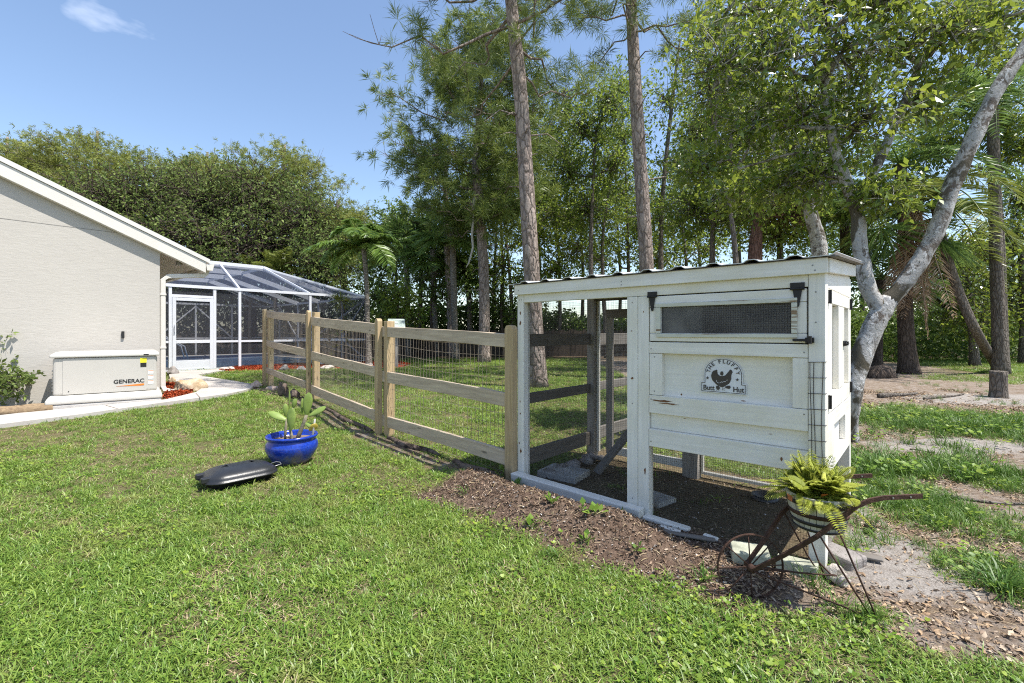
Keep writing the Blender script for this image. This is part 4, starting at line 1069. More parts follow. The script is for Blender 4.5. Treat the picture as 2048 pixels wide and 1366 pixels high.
cst([(590, 890), (600, 865), (608, 845), (613, 830)], [.02, .019, .016, .013]); cst([(583, 890), (583, 872), (580, 855)], [.014, .014, .01], dy=-.03); cst([(570, 885), (571, 860), (573, 838)], [.012, .012, .009]); cst([(576, 842), (581, 825), (586, 816)], [.009, .009, .008], dy=.04)
cst([(622, 884), (626, 866), (628, 852), (630, 838)], [.010, .010, .009, .008], 'block', -.03)

# ------------------------------------------------------------------ black clam shell box on the lawn
LA, LB = gp(418, 990), gp(562, 958)
ld = (LB - LA).xy; lrot = math.atan2(ld.y, ld.x); LLn = ld.length
lid = empty('storage_box', (LA.x, LA.y, LA.z), lrot + .02, 'black plastic domed box with hinged lid lying on the lawn beside the blue pot', 'storage box')
LLx, LLy = LLn, .34
def rrect(w0, w1, y0, y1, r, n=6):
    pts = []
    for cx, cy, a0 in ((w1 - r, y0 + r, -90), (w1 - r, y1 - r, 0), (w0 + r, y1 - r, 90), (w0 + r, y0 + r, 180)):
        for k in range(n + 1): a = math.radians(a0 + 90 * k / n); pts.append((cx + r * math.cos(a), cy + r * math.sin(a)))
    return pts
def loft(levels):
    mb = MB(); n = len(levels[0][0])
    for ring, zf in levels:
        for x, y in ring: mb.v.append((x, y, zf(x, y) if callable(zf) else zf))
    for i in range(len(levels) - 1):
        for j in range(n): mb.f.append((i * n + j, i * n + (j + 1) % n, (i + 1) * n + (j + 1) % n, (i + 1) * n + j))
    mb.f.append(tuple(range(n))[::-1]); mb.f.append(tuple((len(levels) - 1) * n + j for j in range(n)))
    return mb
R = lambda i, r=.06: rrect(i, LLx - i, i, LLy - i, max(.02, r))
loft([(R(.05), -.01), (R(.03), .055), (R(.025), .06)]).build('base', M['plastic'], lid, True)
dome = lambda h: (lambda x, y: .062 + h * (.75 + .25 * math.sin(math.pi * min(1, max(0, x / LLx)))))
lo = loft([(R(-.005, .12), .052), (R(-.014, .13), .056), (R(-.014, .13), .063), (R(-.006, .125), .066)] + [(R(.165 * (1 - math.cos(a_)) ** 1.0 - .002, .125 - .09 * (a_ / 1.57)), dome(.078 * math.sin(a_) ** .8 + .004)) for a_ in np.linspace(.14, 1.57, 11)]).build('lid', M['plastic'], lid, True)
for y in (.09, .23): MB().box(-.03, .05, y - .02, y + .02, .06, .105).build('hinge', M['plastic'], lo, bevel=.01, seg=2)
MB().tube([(LLx - .02, .12, .075), (LLx + .05, .12, .085), (LLx + .06, .17, .088), (LLx + .05, .22, .085), (LLx - .02, .22, .075)], .004, 6).build('handle', M['galv'], lid, True)

# ------------------------------------------------------------------ wheelbarrow planter
WH = Vector((1.035, 2.02, 0)); WR = .142
wb = empty('wheelbarrow_planter', (WH.x, WH.y, gz(WH.x, WH.y) - .008), -.02, 'rusty iron decorative wheelbarrow with spoked wheel in front of the coop', 'wheelbarrow')
wl = empty('wheel_tmp', (0, 0, 0)); bpy.data.objects.remove(wl)
whz = WR + .0
rim = MB()
for k in range(40):
    pass
def ring(mb, c, r, w, th, n=44, ax='y'):
    k = len(mb.v)
    for j in range(n):
        a = 2 * math.pi * j / n
        for rr, yy in ((r, -w / 2), (r, w / 2), (r - th, w / 2), (r - th, -w / 2)): mb.v.append((c[0] + rr * math.cos(a), c[1] + yy, c[2] + rr * math.sin(a)))
    for j in range(n):
        j2 = (j + 1) % n
        for q in range(4): mb.f.append((k + j * 4 + q, k + j * 4 + (q + 1) % 4, k + j2 * 4 + (q + 1) % 4, k + j2 * 4 + q))
ring(rim, (0, 0, whz), WR, .011, .004)
whl = rim.build('wheel', M['rust'], wb, bevel=0)
MB().tube([(0, -.03, whz), (0, .03, whz)], .015, 12).build('hub', M['rust'], whl, True)
for k in range(8):
    a = math.pi * k / 4 + .06
    MB().tube([(.012 * math.cos(a), 0, whz + .012 * math.sin(a)), ((WR - .004) * math.cos(a), 0, whz + (WR - .004) * math.sin(a))], .0027, 6).build('spoke', M['rust'], whl, True)
def wpx(px, py, Y): 
    q = at(px, py, Y); c, s = math.cos(.02), math.sin(.02); q = q - Vector(wb.location); return Vector((q.x * c - q.y * s, q.x * s + q.y * c, q.z))
BC = Vector((1.335, 2.035, 0)); BRT, BRB, BZ0, BZ1 = .124, .090, .312, .462
for sy in (-1, 1):
    Y = BC.y + sy * .125 if sy < 0 else BC.y + .125
    pts = [Vector((.0, sy * .028, whz)), Vector((.10, sy * .075, whz + .085)), Vector((.204, sy * .125, whz + .185)), Vector((.30, sy * .134, whz + .268)), Vector((.36, sy * .134, whz + .315)), Vector((.41, sy * .134, whz + .338)), Vector((.47, sy * .134, whz + .350)), Vector((.62, sy * .134, whz + .358))]
    hb = MB(); k0 = 0
    for i, p in enumerate(pts):
        d = (pts[min(i + 1, len(pts) - 1)] - pts[max(i - 1, 0)]).normalized(); up = Vector((-d.z, 0, d.x)).normalized(); sd = d.cross(up).normalized()
        for a_, b_ in ((-1, -1), (1, -1), (1, 1), (-1, 1)): hb.v.append(tuple(p + sd * a_ * .0045 + up * b_ * .0088))
    for i in range(len(pts) - 1):
        for j in range(4): hb.f.append((4 * i + j, 4 * i + (j + 1) % 4, 4 * i + 4 + (j + 1) % 4, 4 * i + 4 + j))
    hb.f += [(0, 1, 2, 3), tuple(4 * (len(pts) - 1) + j for j in range(4))]
    hn = hb.build('handle', M['rust'], wb)
    for bx in (.57, .50): MB().lathe([(.0035, 0), (.0035, .003)], 8, (0, 0, 0), True).build('rivet', M['galv'], hn).matrix_local = Matrix.Translation((bx, sy * .134 - .0054, whz + (.356 if bx > .55 else .352))) @ Matrix.Rotation(math.pi / 2, 4, 'X')
    # legs and braces
    MB().tube([(.215, sy * .130, whz + .194), (.34, sy * .156, .12), (.43, sy * .16, -.02)], .0036, 6).build('leg', M['rust'], wb, True)
    MB().tube([(.275, sy * .134, whz + .246), (.385, sy * .157, .11), (.435, sy * .16, -.015)], .0036, 6).build('leg', M['rust'], wb, True)
    MB().tube([(.0, sy * .032, whz - .006), (.32, sy * .13, .045), (.43, sy * .16, .0)], .004, 6).build('brace', M['rust'], wb, True)
MB().tube([(.02, -.02, whz), (.33, -.06, whz - .005), (.345, 0, whz - .03), (.33, .06, whz - .005)], .0035, 6).build('brace', M['rust'], wb, True)
# barrel of staves with hoops
wbz = wb.location.z
bx_, by_ = BC.x - wb.location.x, BC.y - wb.location.y
tub = MB().lathe([(.0001, BZ0 + .006), (BRB - .012, BZ0 + .006)], 24, (bx_, by_, 0)).build('tub_floor', M['grey_x'], wb)
tub.name = 'tub'
t = NT('greyed_stave'); v = t.coord((16, 16, 2)); g_ = t.noise(v, 2, 5)
t.surf(t.mix(t.ramp(g_, .3, .7), (.30, .285, .23), (.55, .53, .46)), .8, t.bump(g_, .3, .004)); M['stave'] = t.m
NS = 26
def prr(z): return BRB + (BRT - BRB) * (z - BZ0) / (BZ1 - BZ0) + .004 * math.sin(math.pi * (z - BZ0) / (BZ1 - BZ0))
for k in range(NS):
    a0 = 2 * math.pi * (k + .04) / NS; a1 = 2 * math.pi * (k + .96) / NS; mb = MB(); zs = np.linspace(BZ0, BZ1, 5)
    for z in zs:
        for a, dr in ((a0, 0), (a1, 0), (a1, -.011), (a0, -.011)): mb.v.append((bx_ + (prr(z) + dr) * math.cos(a), by_ + (prr(z) + dr) * math.sin(a), z))
    for i in range(4):
        for j in range(4): mb.f.append((4 * i + j, 4 * i + (j + 1) % 4, 4 * i + 4 + (j + 1) % 4, 4 * i + 4 + j))
    mb.f += [(0, 1, 2, 3), (16, 17, 18, 19)]
    mb.build('stave', M['stave'], tub)
for z, hgt, m in ((.424, .017, 'iron'), (.376, .017, 'rust'), (.342, .014, 'iron'), (.316, .009, 'iron')):
    mb = MB(); k = len(mb.v); n = 40
    mb.lathe([(prr(z) + .001, z), (prr(z) + .004, z), (prr(z + hgt) + .004, z + hgt), (prr(z + hgt) + .001, z + hgt)], n, (bx_, by_, 0)); mb.build('hoop', M[m], tub, True)
MB().lathe([(.0001, BZ1 - .025), (BRT - .012, BZ1 - .03)], 20, (bx_, by_, 0)).build('soil', M['dirt'], tub)

# fern in the tub
fn = empty('fern', (BC.x, BC.y, BZ1 - .012 + wbz), 0, 'yellow green sword fern growing in the wooden tub', 'fern')
M['fern'] = foliage('fern_green', (.20, .24, .03), (.38, .43, .06), (.60, .62, .14), .38, .5)
parts = []; rv = []; ribs = MB(); rg = np.random.default_rng(21)
for k in range(120):
    az = rg.uniform(0, 2 * np.pi); el = rg.uniform(.1, 1.4) ; ln = rg.uniform(.11, .22)
    d = np.array([np.cos(az) * np.cos(el), np.sin(az) * np.cos(el), np.sin(el)]); p0 = np.array([rg.normal() * .035, rg.normal() * .035, 0])
    N = 26; tq = np.linspace(0, 1, N)[:, None]
    droop = rg.uniform(.25, .85) * (1.3 - el * .5)
    P = p0 + d * ln * tq + np.array([0, 0, -1]) * droop * ln * .55 * tq ** 2
    ribs.tube([P[i] for i in range(0, N, 4)], .0013, 3, False)
    tang = np.gradient(P, axis=0); tang = unit(tang); side = unit(np.cross(tang, np.array([0, 0, 1.0]) + .2 * rg.normal(size=3)))
    wv = .036 * np.sin(np.pi * np.clip(tq * .9 + .08, 0, 1)) ** .6
    for sg in (-1, 1):
        V, Fq = leaves(P[1:], (side * sg + tang * .35)[1:], wv[1:, 0], .34, .85, rg); parts.append((V, Fq)); rv.append(np.full(len(V), np.clip(rg.normal(.55, .22), 0, 1)))
V, Fq = cat_mesh(parts)
link('fronds', np_mesh('fronds', V, Fq, M['fern'], np.concatenate(rv)), None, fn); ribs.build('midribs', M['fern'], fn)
V, Fq = leaves(rg.normal(size=(14, 3)) * np.array([.07, .07, .012]) + np.array([0, 0, .015]), rg.normal(size=(14, 3)), .045, .5, .5, rg)
link('dead_leaves', np_mesh('dead_leaves', V, Fq, plain('orange_dead_leaf', (.42, .13, .03), .7)), None, fn)

# ------------------------------------------------------------------ rocks, mulch, log, shrub by the house
rock('large ochre rock beside the downspout foot on the mulch', 369, 785, 54, 26, 5, M['ochre'], .6, rz=.5)
rock('grey rock on the path by the small pet door', 342, 752, 24, 17, 6, M['greyrock'], .7)
rock('small orange rock between the downspout and the path', 341, 769, 16, 14, 7, M['ochre'])
rock('pale rock at the path edge near the last fence post', 507, 776, 24, 12, 8, M['pink'])
rock('pale rock row at the left end of the red mulch bed', 452, 742, 30, 8, 9, M['pale'], .4, rz=0)
rock('grey rock in the red mulch right of the last fence post', 566, 742, 30, 11, 11, M['greyrock'], .5)
rock('pale rock in the red mulch left of the third fence post', 601, 742, 20, 9, 12, M['pale'], .5)
rock('pale flat rock at the right end of the red mulch bed', 655, 738, 34, 8, 13, M['pale'], .5)
rock('flat grey rock by the enclosure corner in the mulch', 735, 734, 30, 7, 14, M['greyrock'], .5)
rock('tall dark stump of driftwood by the fence', 563, 792, 19, 26, 15, M['darkrock'], .7, cat='stump')
rock('squat dark stump of driftwood left of the third post', 584, 797, 30, 17, 16, M['darkrock'], .7, cat='stump')
rock('reddish rock at the foot of the last fence post', 541, 781, 22, 9, 17, M['pink'])
def bed(name, pts, m, label=None, h=.045):
    q = [gp(*p) for p in pts]; n = len(q); mb = MB(); c = sum(q, Vector()) / n
    mb.v = [(p.x, p.y, p.z - .02) for p in q] + [tuple(c.lerp(Vector((p.x, p.y, p.z)), .8) + Vector((0, 0, h))) for p in q] + [(c.x, c.y, c.z + h * 1.2)]
    mb.f = [(i, (i + 1) % n, n + (i + 1) % n, n + i) for i in range(n)] + [(n + i, n + (i + 1) % n, 2 * n) for i in range(n)]
    o = mb.build(name, m, None, True); return tag(o, kind='structure')
bed('mulch_bed', [(328, 806), (345, 803), (368, 796), (385, 790), (395, 781), (385, 774), (356, 770), (338, 768), (330, 786)], M['mulch'])
bed('mulch_bed', [(436, 744), (470, 742), (520, 741), (560, 741), (610, 740), (640, 738), (660, 734), (640, 731), (600, 730), (520, 733), (470, 736), (440, 739)], M['mulch'])
bed('mulch_bed', [(640, 738), (700, 738), (760, 737), (800, 735), (822, 731), (812, 725), (790, 722), (745, 722), (690, 728), (650, 732)], M['mulch'])
lg0, lg1 = gp(-120, 848), gp(95, 828); lg0.z += .07; lg1.z += .07
lg = MB().tube([lg0 + (lg1 - lg0) * s + Vector((0, .08, 0)) for s in np.linspace(0, 1, 10)], [.078 + .005 * math.sin(i * 2) for i in range(10)], 12).build('landscape_log', wood('old_log', (.34, .25, .15), (.16, .11, .07), 'x'), None, True); tag(lg, 'old round log edging the bed left of the generator', 'log')
# low driftwood edging along the fence foot
for i, (a, b, lab) in enumerate((((648, 818), (742, 866), 'dark driftwood log between the second and third fence posts'), ((772, 878), (880, 914), 'dark driftwood log right of the second fence post'), ((905, 925), (1000, 958), 'rotten log lying at the foot of the fence beside the coop'))):
    p, q = gp(*a), gp(*b)
    o = MB().tube([p.lerp(q, s) + Vector((.02 * math.sin(s * 9 + i), .02 * math.cos(s * 7), .012)) for s in np.linspace(0, 1, 12)], [.028 * (.6 + .5 * math.sin(3.0 * s + .1)) for s in np.linspace(0.05, .98, 12)], 9).build('driftwood_log', M['darkrock'], None, True); tag(o, lab, 'log')
# ------------------------------------------------------------------ trees
M['pinebark'] = bark('pine_bark', (.31, .25, .215), (.10, .075, .062), (.44, .37, .325), 11, .34)
M['greybark'] = bark('grey_bark', (.20, .17, .145), (.08, .065, .052), (.28, .25, .215), 18, .3)
M['darkbark'] = bark('dark_bark', (.105, .08, .064), (.045, .034, .027), (.16, .125, .10), 16, .3)
M['redbark'] = bark('reddish_bark', (.19, .105, .08), (.07, .04, .03), (.26, .16, .12), 14, .25)
M['palmbark'] = bark('ringed_palm_bark', (.27, .24, .205), (.13, .11, .09), (.34, .31, .27), 6, 3.0)
tl = NT('lichen_white_bark'); v = tl.coord((1, 1, .8)); a_ = tl.noise(v, 6, 7, .7, 1.2); b_ = tl.noise(v, 14, 6, .7, 1.0); c_ = tl.noise(v, 2.4, 4, .6, .6)
cc = tl.mix(tl.ramp(a_, .42, .50), (.15, .125, .105), (.43, .415, .395)); cc = tl.mix(tl.ramp(b_, .55, .59), cc, (.60, .59, .575)); cc = tl.mix(tl.ramp(c_, .56, .60), cc, (.11, .095, .07)); cc = tl.mix(tl.ramp(tl.noise(v, 30, 5, .7, 1.5), .60, .64), cc, (.06, .055, .045)); cc = tl.mix(tl.ramp(tl.noise(v, 9, 5, .7, 2), .60, .66, 0, .8), cc, (.10, .10, .055))
ad = tl.n('ShaderNodeMath', operation='ADD'); tl.l(a_, ad.inputs[0]); tl.l(b_, ad.inputs[1]); tl.surf(cc, .9, tl.bump(ad.outputs[0], .7, .03), 0, .15); M['lichen'] = tl.m
M['lf_bright'] = foliage('bright_broad_leaf', (0.055, 0.105, 0.016), (0.15, 0.24, 0.032), (0.44, 0.5, 0.075), 0.42, .3, .6)
M['lf_mid'] = foliage('mid_green_leaf', (0.065, 0.115, 0.018), (0.17, 0.26, 0.038), (0.38, 0.46, 0.07), 0.46, .4, .4)
M['lf_oak'] = foliage('olive_oak_leaf', (.07, .11, .028), (.155, .215, .055), (.29, .36, .10), .3, .6, .2)
M['lf_dark'] = foliage('dark_understorey_leaf', (0.045, 0.08, 0.018), (0.11, 0.18, 0.04), (0.26, 0.36, 0.07), 0.36, .5, .3)
M['needle'] = foliage('pine_needle', (0.045, 0.08, 0.02), (0.14, 0.2, 0.045), (0.32, 0.38, 0.09), 0.3, .45, .35)
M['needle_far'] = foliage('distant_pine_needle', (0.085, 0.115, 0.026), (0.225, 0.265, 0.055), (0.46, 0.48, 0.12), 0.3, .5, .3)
M['frond'] = foliage('palm_leaflet', (0.068, 0.128, 0.03), (0.15, 0.247, 0.057), (0.3, 0.42, 0.105), 0.36, .35, .45)
M['frond_g'] = foliage('fresh_palm_leaflet', (.07, .13, .03), (.16, .27, .055), (.32, .44, .10), .38, .35, .5)
M['frond_y'] = foliage('yellow_palm_leaflet', (.09, .12, .02), (.19, .23, .04), (.33, .36, .08), .32, .35, .45)
M['deadfrond'] = foliage('dead_palm_frond', (0.195, 0.125, 0.078), (0.405, 0.286, 0.19), (0.63, 0.504, 0.362), .15, .8, .1)

def wob(a, b, n, amp, rg):
    pts = []
    for i in range(n + 1):
        s = i / n; k = math.sin(math.pi * s)
        pts.append(Vector(a).lerp(Vector(b), s) + Vector(tuple(rg.normal(size=3) * amp * k)))
    return pts
def near_on(path, z):
    best = min(path, key=lambda p: abs(p.z - z)); return best
def densify(path, rad, n):
    P, Rr = [], []
    for i in range(len(path) - 1):
        for k in range(n):
            s = k / n; p0 = path[max(i - 1, 0)]; p1 = path[i]; p2 = path[i + 1]; p3 = path[min(i + 2, len(path) - 1)]
            q = .5 * ((2 * p1) + (p2 - p0) * s + (2 * p0 - 5 * p1 + 4 * p2 - p3) * s * s + (3 * p1 - p0 - 3 * p2 + p3) * s ** 3)
            P.append(q); Rr.append(rad[i] + (rad[i + 1] - rad[i]) * s)
    P.append(path[-1]); Rr.append(rad[-1]); return P, Rr
def knobbly(me, amp, seed):
    ph = np.random.default_rng(seed).uniform(0, 9, 6)
    co = np.empty(len(me.vertices) * 3, np.float32); me.vertices.foreach_get('co', co); co = co.reshape(-1, 3)
    nr = np.empty(len(me.vertices) * 3, np.float32); me.vertices.foreach_get('normal', nr); nr = nr.reshape(-1, 3)
    d = np.sin(co[:, 2] * 14 + ph[0] + np.sin(co[:, 0] * 20)) * .5 + np.sin(co[:, 2] * 33 + co[:, 0] * 40 + ph[1]) * .35 + np.sin(co[:, 1] * 45 + co[:, 2] * 8 + ph[2]) * .35
    me.vertices.foreach_set('co', (co + nr * (d * amp)[:, None]).ravel()); me.update()
def trunk_part(root, path, rad, m, o, n=12, amp=.0, name='trunk', dens=6):
    P, Rr = densify([Vector(p) - o for p in path], rad, dens)
    if name == 'trunk' and len(Rr) > 4:    # root flare
        for i in range(min(4, len(Rr))): Rr[i] *= 1 + .35 * (1 - i / 4) ** 2
    mb = MB().tube(P, Rr, n); me = mb.mesh(name)
    if amp: knobbly(me, amp, 5)
    return link(name, me, m, root, True)
def broad(label, trunk, rad, lobes, leaf, nl, clr, bm_, lm, seed, group=None, name='tree', cat='tree', cper=12, shell=.5, stems=None, amp=0, width=.5, flat=.45):
    rg = np.random.default_rng(seed); o = Vector(trunk[0]); root = empty(name, o, 0, label, cat, group)
    tp = trunk_part(root, trunk, rad, bm_, o, amp=amp)
    for st, sr in (stems or []): trunk_part(root, st, sr, bm_, o, amp=amp, name='limb')
    br = MB(); parts = []; rv = []
    dense = densify([Vector(p) for p in trunk], rad, 6)[0]
    for st, sr in (stems or []): dense += densify([Vector(p) for p in st], sr, 6)[0]
    for (c, r) in lobes:
        c = Vector(c); s0 = min(dense, key=lambda p: (p - c).length + max(0, p.z - c.z + .3 * r[2]) * 2)
        rl = max(.014, min(rad[-1] * 1.0, .045 * max(r)))
        br.tube([p - o for p in wob(s0, c, 5, .06 * (c - s0).length, rg)], list(np.linspace(rl * 1.3, rl * .6, 6)), 6, False)
        nc = max(3, int(nl / cper)); u = unit(rg.normal(size=(nc, 3))); rr = rg.random(nc) ** shell
        P = np.array(c) + u * rr[:, None] * np.array(r)
        ax = unit(u + rg.normal(size=(nc, 3)) * .7 + np.array([0, 0, -.12])); tl_ = clr * rg.uniform(2.2, 4.2, nc)
        for k in range(nc):
            if k % 3 == 0: br.tube([p - o for p in wob(c if k % 2 else c.lerp(Vector(tuple(P[k - 1])), .5), P[k], 3, .05 * max(r), rg)], [rl * .45, rl * .3, rl * .2, rl * .12], 4, False)
            q0 = Vector(tuple(P[k] - ax[k] * tl_[k] * .45)) - o; q1 = Vector(tuple(P[k] + ax[k] * tl_[k] * .6)) - o
            br.tube([q0, (q0 + q1) * .5 + Vector((0, 0, .06 * tl_[k])), q1], [rl * .16, rl * .11, rl * .05], 3, False)
        ids = rg.integers(0, nc, nl); sa = rg.uniform(-.5, .65, nl)
        perp = unit(np.cross(ax[ids], rg.normal(size=(nl, 3))))
        C = P[ids] + ax[ids] * (sa * tl_[ids])[:, None] + rg.normal(size=(nl, 3)) * clr * .22 + np.array([0, 0, 1.]) * (.06 * tl_[ids] * (1 - (sa * 1.6) ** 2))[:, None]
        Dd = unit(perp * .9 + ax[ids] * .6 + np.array([0, 0, -.2]) + rg.normal(size=(nl, 3)) * .25)
        V, Fq = leaves(C - np.array(o), Dd, leaf * rg.uniform(.45, 1.4, nl), width, flat, rg)
        parts.append((V, Fq)); cl = rg.normal(0, .16, nc)
        rv.append(np.repeat(np.clip(rg.normal(.45, .22, nl) + cl[ids], 0, 1), 4))
    if br.v: link('branches', br.mesh('branches') if len(br.v) < 1 else (lambda me: (me.from_pydata(br.v, [], br.f), me.update(), me)[2])(bpy.data.meshes.new('branches')), bm_, root, True)['kind'] = 'stuff'
    V, Fq = cat_mesh(parts); link('crown', np_mesh('crown', V, Fq, lm, np.concatenate(rv)), None, root)
    return root
def lob(px, py, Y, rx, ry, rd=None):
    r = Y / F; return (at(px, py, Y), (rx * r, (rd if rd else max(rx, ry)) * r, ry * r))
def gpath(Y, *pts, z0=None):
    """path of photo points at depth Y; the first one is put on the ground"""
    out = [at(x, y, Y) for x, y in pts]; out[0].z = gz(out[0].x, Y) - .05; return out

def pine(label, trunk, rad, zlo, zhi, spread, nbr, ntuft, nneed, nlen, nw, lm, seed, group=None, lean=(0, 0), droop=.1, shape='round', tuft_r=.28, clump=0.0):
    rg = np.random.default_rng(seed); o = Vector(trunk[0]); root = empty('pine_tree', o, 0, label, 'pine tree', group)
    trunk_part(root, trunk, rad, M['pinebark'], o, 12)
    dense, dr = densify([Vector(p) for p in trunk], rad, 8); br = MB(); Ps, Ds = [], []
    zt = dense[-1].z
    for k in range(nbr):
        z = zlo + (zhi - zlo) * (k + rg.random()) / nbr; f_ = (z - zlo) / max(.01, zhi - zlo)
        base = min(dense, key=lambda p: abs(p.z - z))
        az = k * 2.4 + rg.normal() * .4
        w = math.sin(math.pi * (.18 + .74 * f_)) if shape == 'round' else (1 - .6 * f_)
        ln = spread * w * rg.uniform(.7, 1.1); el = -.05 + (.75 if shape == 'round' and nneed >= 30 else .42) * f_ + rg.normal() * .12
        tip = base + Vector((math.cos(az) * math.cos(el) + lean[0], math.sin(az) * math.cos(el) + lean[1], math.sin(el))) * ln
        pts = wob(base, tip, 6, ln * .06, rg); pts = [p + Vector((0, 0, -droop * ln * math.sin(math.pi * i / 6))) for i, p in enumerate(pts)]
        r0 = max(.012, min(.05, ln * .014)); br.tube([p - o for p in pts], list(np.linspace(r0, .008, 7)), 5, False)
        nt = max(3, int(ntuft / nbr * w * 1.4))
        for j in range(nt):
            s = .3 + .7 * rg.random() ** .7; i0 = min(5, int(s * 6)); p = pts[i0].lerp(pts[i0 + 1], s * 6 - i0)
            d = unit(rg.normal(size=3) * np.array([1, 1, .7]) + np.array([*((tip - base).normalized() * .9)]) + np.array([0, 0, .55])); q = p + Vector(tuple(d)) * ln * rg.uniform(.08, .26)
            if j % 2 == 0: br.tube([p - o, (p + q) * .5 - o + Vector((0, 0, -.02)), q - o], [.008, .006, .004], 3, False)
            if clump:
                kc = (.55, .75, .95, 1.02)[j % 4]; i0 = min(5, int(kc * 5.99)); cc_ = np.array(pts[i0]) + np.array([math.sin(k * 3 + j % 4), math.cos(k * 5 + j % 4), .35]) * ln * .13
                off = rg.normal(size=3) * clump * np.array([1, 1, .55]); q = Vector(tuple(cc_ + off)); d = unit(off / clump + np.array([0, 0, 1.1]))
            Ps.append(np.array(q - o)); Ds.append(d)
    for k in range(9):     # dead stubs below the crown
        z = dense[0].z + (zlo - dense[0].z) * rg.uniform(.45, 1.0); b0 = min(dense, key=lambda p: abs(p.z - z)); az = rg.uniform(0, 6.28); l_ = spread * rg.uniform(.08, .3)
        br.tube([b0 - o, b0 - o + Vector((math.cos(az) * l_ * .6, math.sin(az) * l_ * .6, .08 * l_)), b0 - o + Vector((math.cos(az) * l_, math.sin(az) * l_, rg.uniform(-.3, .2) * l_))], [.02, .012, .006], 5, False)
    Ps = np.array(Ps); Ds = np.array(Ds); n = len(Ps)
    P = np.repeat(Ps, nneed, 0) - np.repeat(Ds, nneed, 0) * (rg.random((n * nneed, 1)) * tuft_r * .6); Dn = np.repeat(Ds, nneed, 0) * .75 + unit(rg.normal(size=(n * nneed, 3)))
    V, Fq = strips(P, Dn, nlen * rg.uniform(.6, 1.15, n * nneed), nw, .2, rg)
    me = bpy.data.meshes.new('branches'); me.from_pydata(br.v, [], br.f); me.update(); link('branches', me, M['pinebark'], root, True)['kind'] = 'stuff'
    rv = np.clip(np.repeat(rg.normal(.5, .2, n), nneed) + rg.normal(0, .12, n * nneed), 0, 1)
    link('crown', np_mesh('crown', V, Fq, lm, np.repeat(rv, 4)), None, root); return root

def fronds(root, o, c, n, ln, elev, droop, lm, seed, leaflet=.3, wl=.035, per=34, az0=0, azr=2 * math.pi, name='frond', vee=.5):
    rg = np.random.default_rng(seed); c = np.array(Vector(c) - o)
    for k in range(n):
        az = az0 + azr * (k + .5 * rg.random()) / n; el = rg.uniform(*elev); L_ = ln * rg.uniform(.8, 1.1); d = np.array([math.cos(az) * math.cos(el), math.sin(az) * math.cos(el), math.sin(el)])
        tq = np.linspace(0, 1, per)[:, None]; dr = rg.uniform(*droop)
        P = c + d * L_ * tq + np.array([0, 0, -1.]) * dr * L_ * tq ** 2.2
        tg_ = unit(np.gradient(P, axis=0)); sd = unit(np.cross(tg_, np.array([0, 0, 1.]) + .05 * rg.normal(size=3))); up = np.cross(sd, tg_)
        lw = leaflet * np.sin(np.pi * np.clip(.12 + .86 * tq, 0, 1)) ** .7; parts = []
        for sg in (-1, 1):
            for _ in range(2):
                V, Fq = strips((P + rg.normal(size=P.shape) * .01)[2:], (sd * sg + tg_ * .55 + up * (vee * rg.uniform(.3, 1)) + rg.normal(size=P.shape) * .12)[2:], lw[2:, 0], wl, .35, rg); parts.append((V, Fq))
        rib = MB().tube([Vector(tuple(P[i])) for i in range(0, per, 4)], list(np.linspace(.022, .006, len(range(0, per, 4)))), 4, False)
        V, Fq = cat_mesh(parts + [(np.array(rib.v), np.array(rib.f))])
        link(name, np_mesh(name, V, Fq, lm, np.clip(np.repeat(rg.normal(.5, .2, len(V) // 4 + 1), 4)[:len(V)], 0, 1)), None, root)
def fan_fronds(root, o, c, n, ln, lm, seed, elev=(-.6, 1.2), rays=26, name='frond', wl=.05):
    rg = np.random.default_rng(seed); c0 = np.array(Vector(c) - o)
    for k in range(n):
        az = 2 * math.pi * k / n + rg.normal() * .3; el = rg.uniform(*elev); d = np.array([math.cos(az) * math.cos(el), math.sin(az) * math.cos(el), math.sin(el)])
        hub = c0 + d * ln * rg.uniform(.5, .9) + np.array([0, 0, -.1 * ln]); sd = unit(np.cross(d, [0, 0, 1.])); 
        th = np.linspace(-1.9, 1.9, rays) + rg.normal(0, .05, rays)
        Dd = np.cos(th)[:, None] * d + np.sin(th)[:, None] * sd; Dd = np.repeat(Dd, 2, 0) + rg.normal(size=(rays * 2, 3)) * .07
        V, Fq = strips(np.repeat(hub[None], rays * 2, 0), Dd, ln * .75 * rg.uniform(.8, 1.05, rays * 2), wl, .22, rg)
        rib = MB().tube([Vector(tuple(c0)), Vector(tuple((c0 + hub) / 2 + np.array([0, 0, .05]))), Vector(tuple(hub))], .012, 4, False)
        V, Fq = cat_mesh([(V, Fq), (np.array(rib.v), np.array(rib.f))])
        link(name, np_mesh(name, V, Fq, lm, np.clip(np.repeat(rg.normal(.45, .22, len(V) // 4 + 1), 4)[:len(V)], 0, 1)), None, root)
def palm(label, trunk, rad, name='palm_tree', bm_='palmbark', group=None):
    o = Vector(trunk[0]); root = empty(name, o, 0, label, 'palm', group); trunk_part(root, trunk, rad, M[bm_], o, 12); return root, o

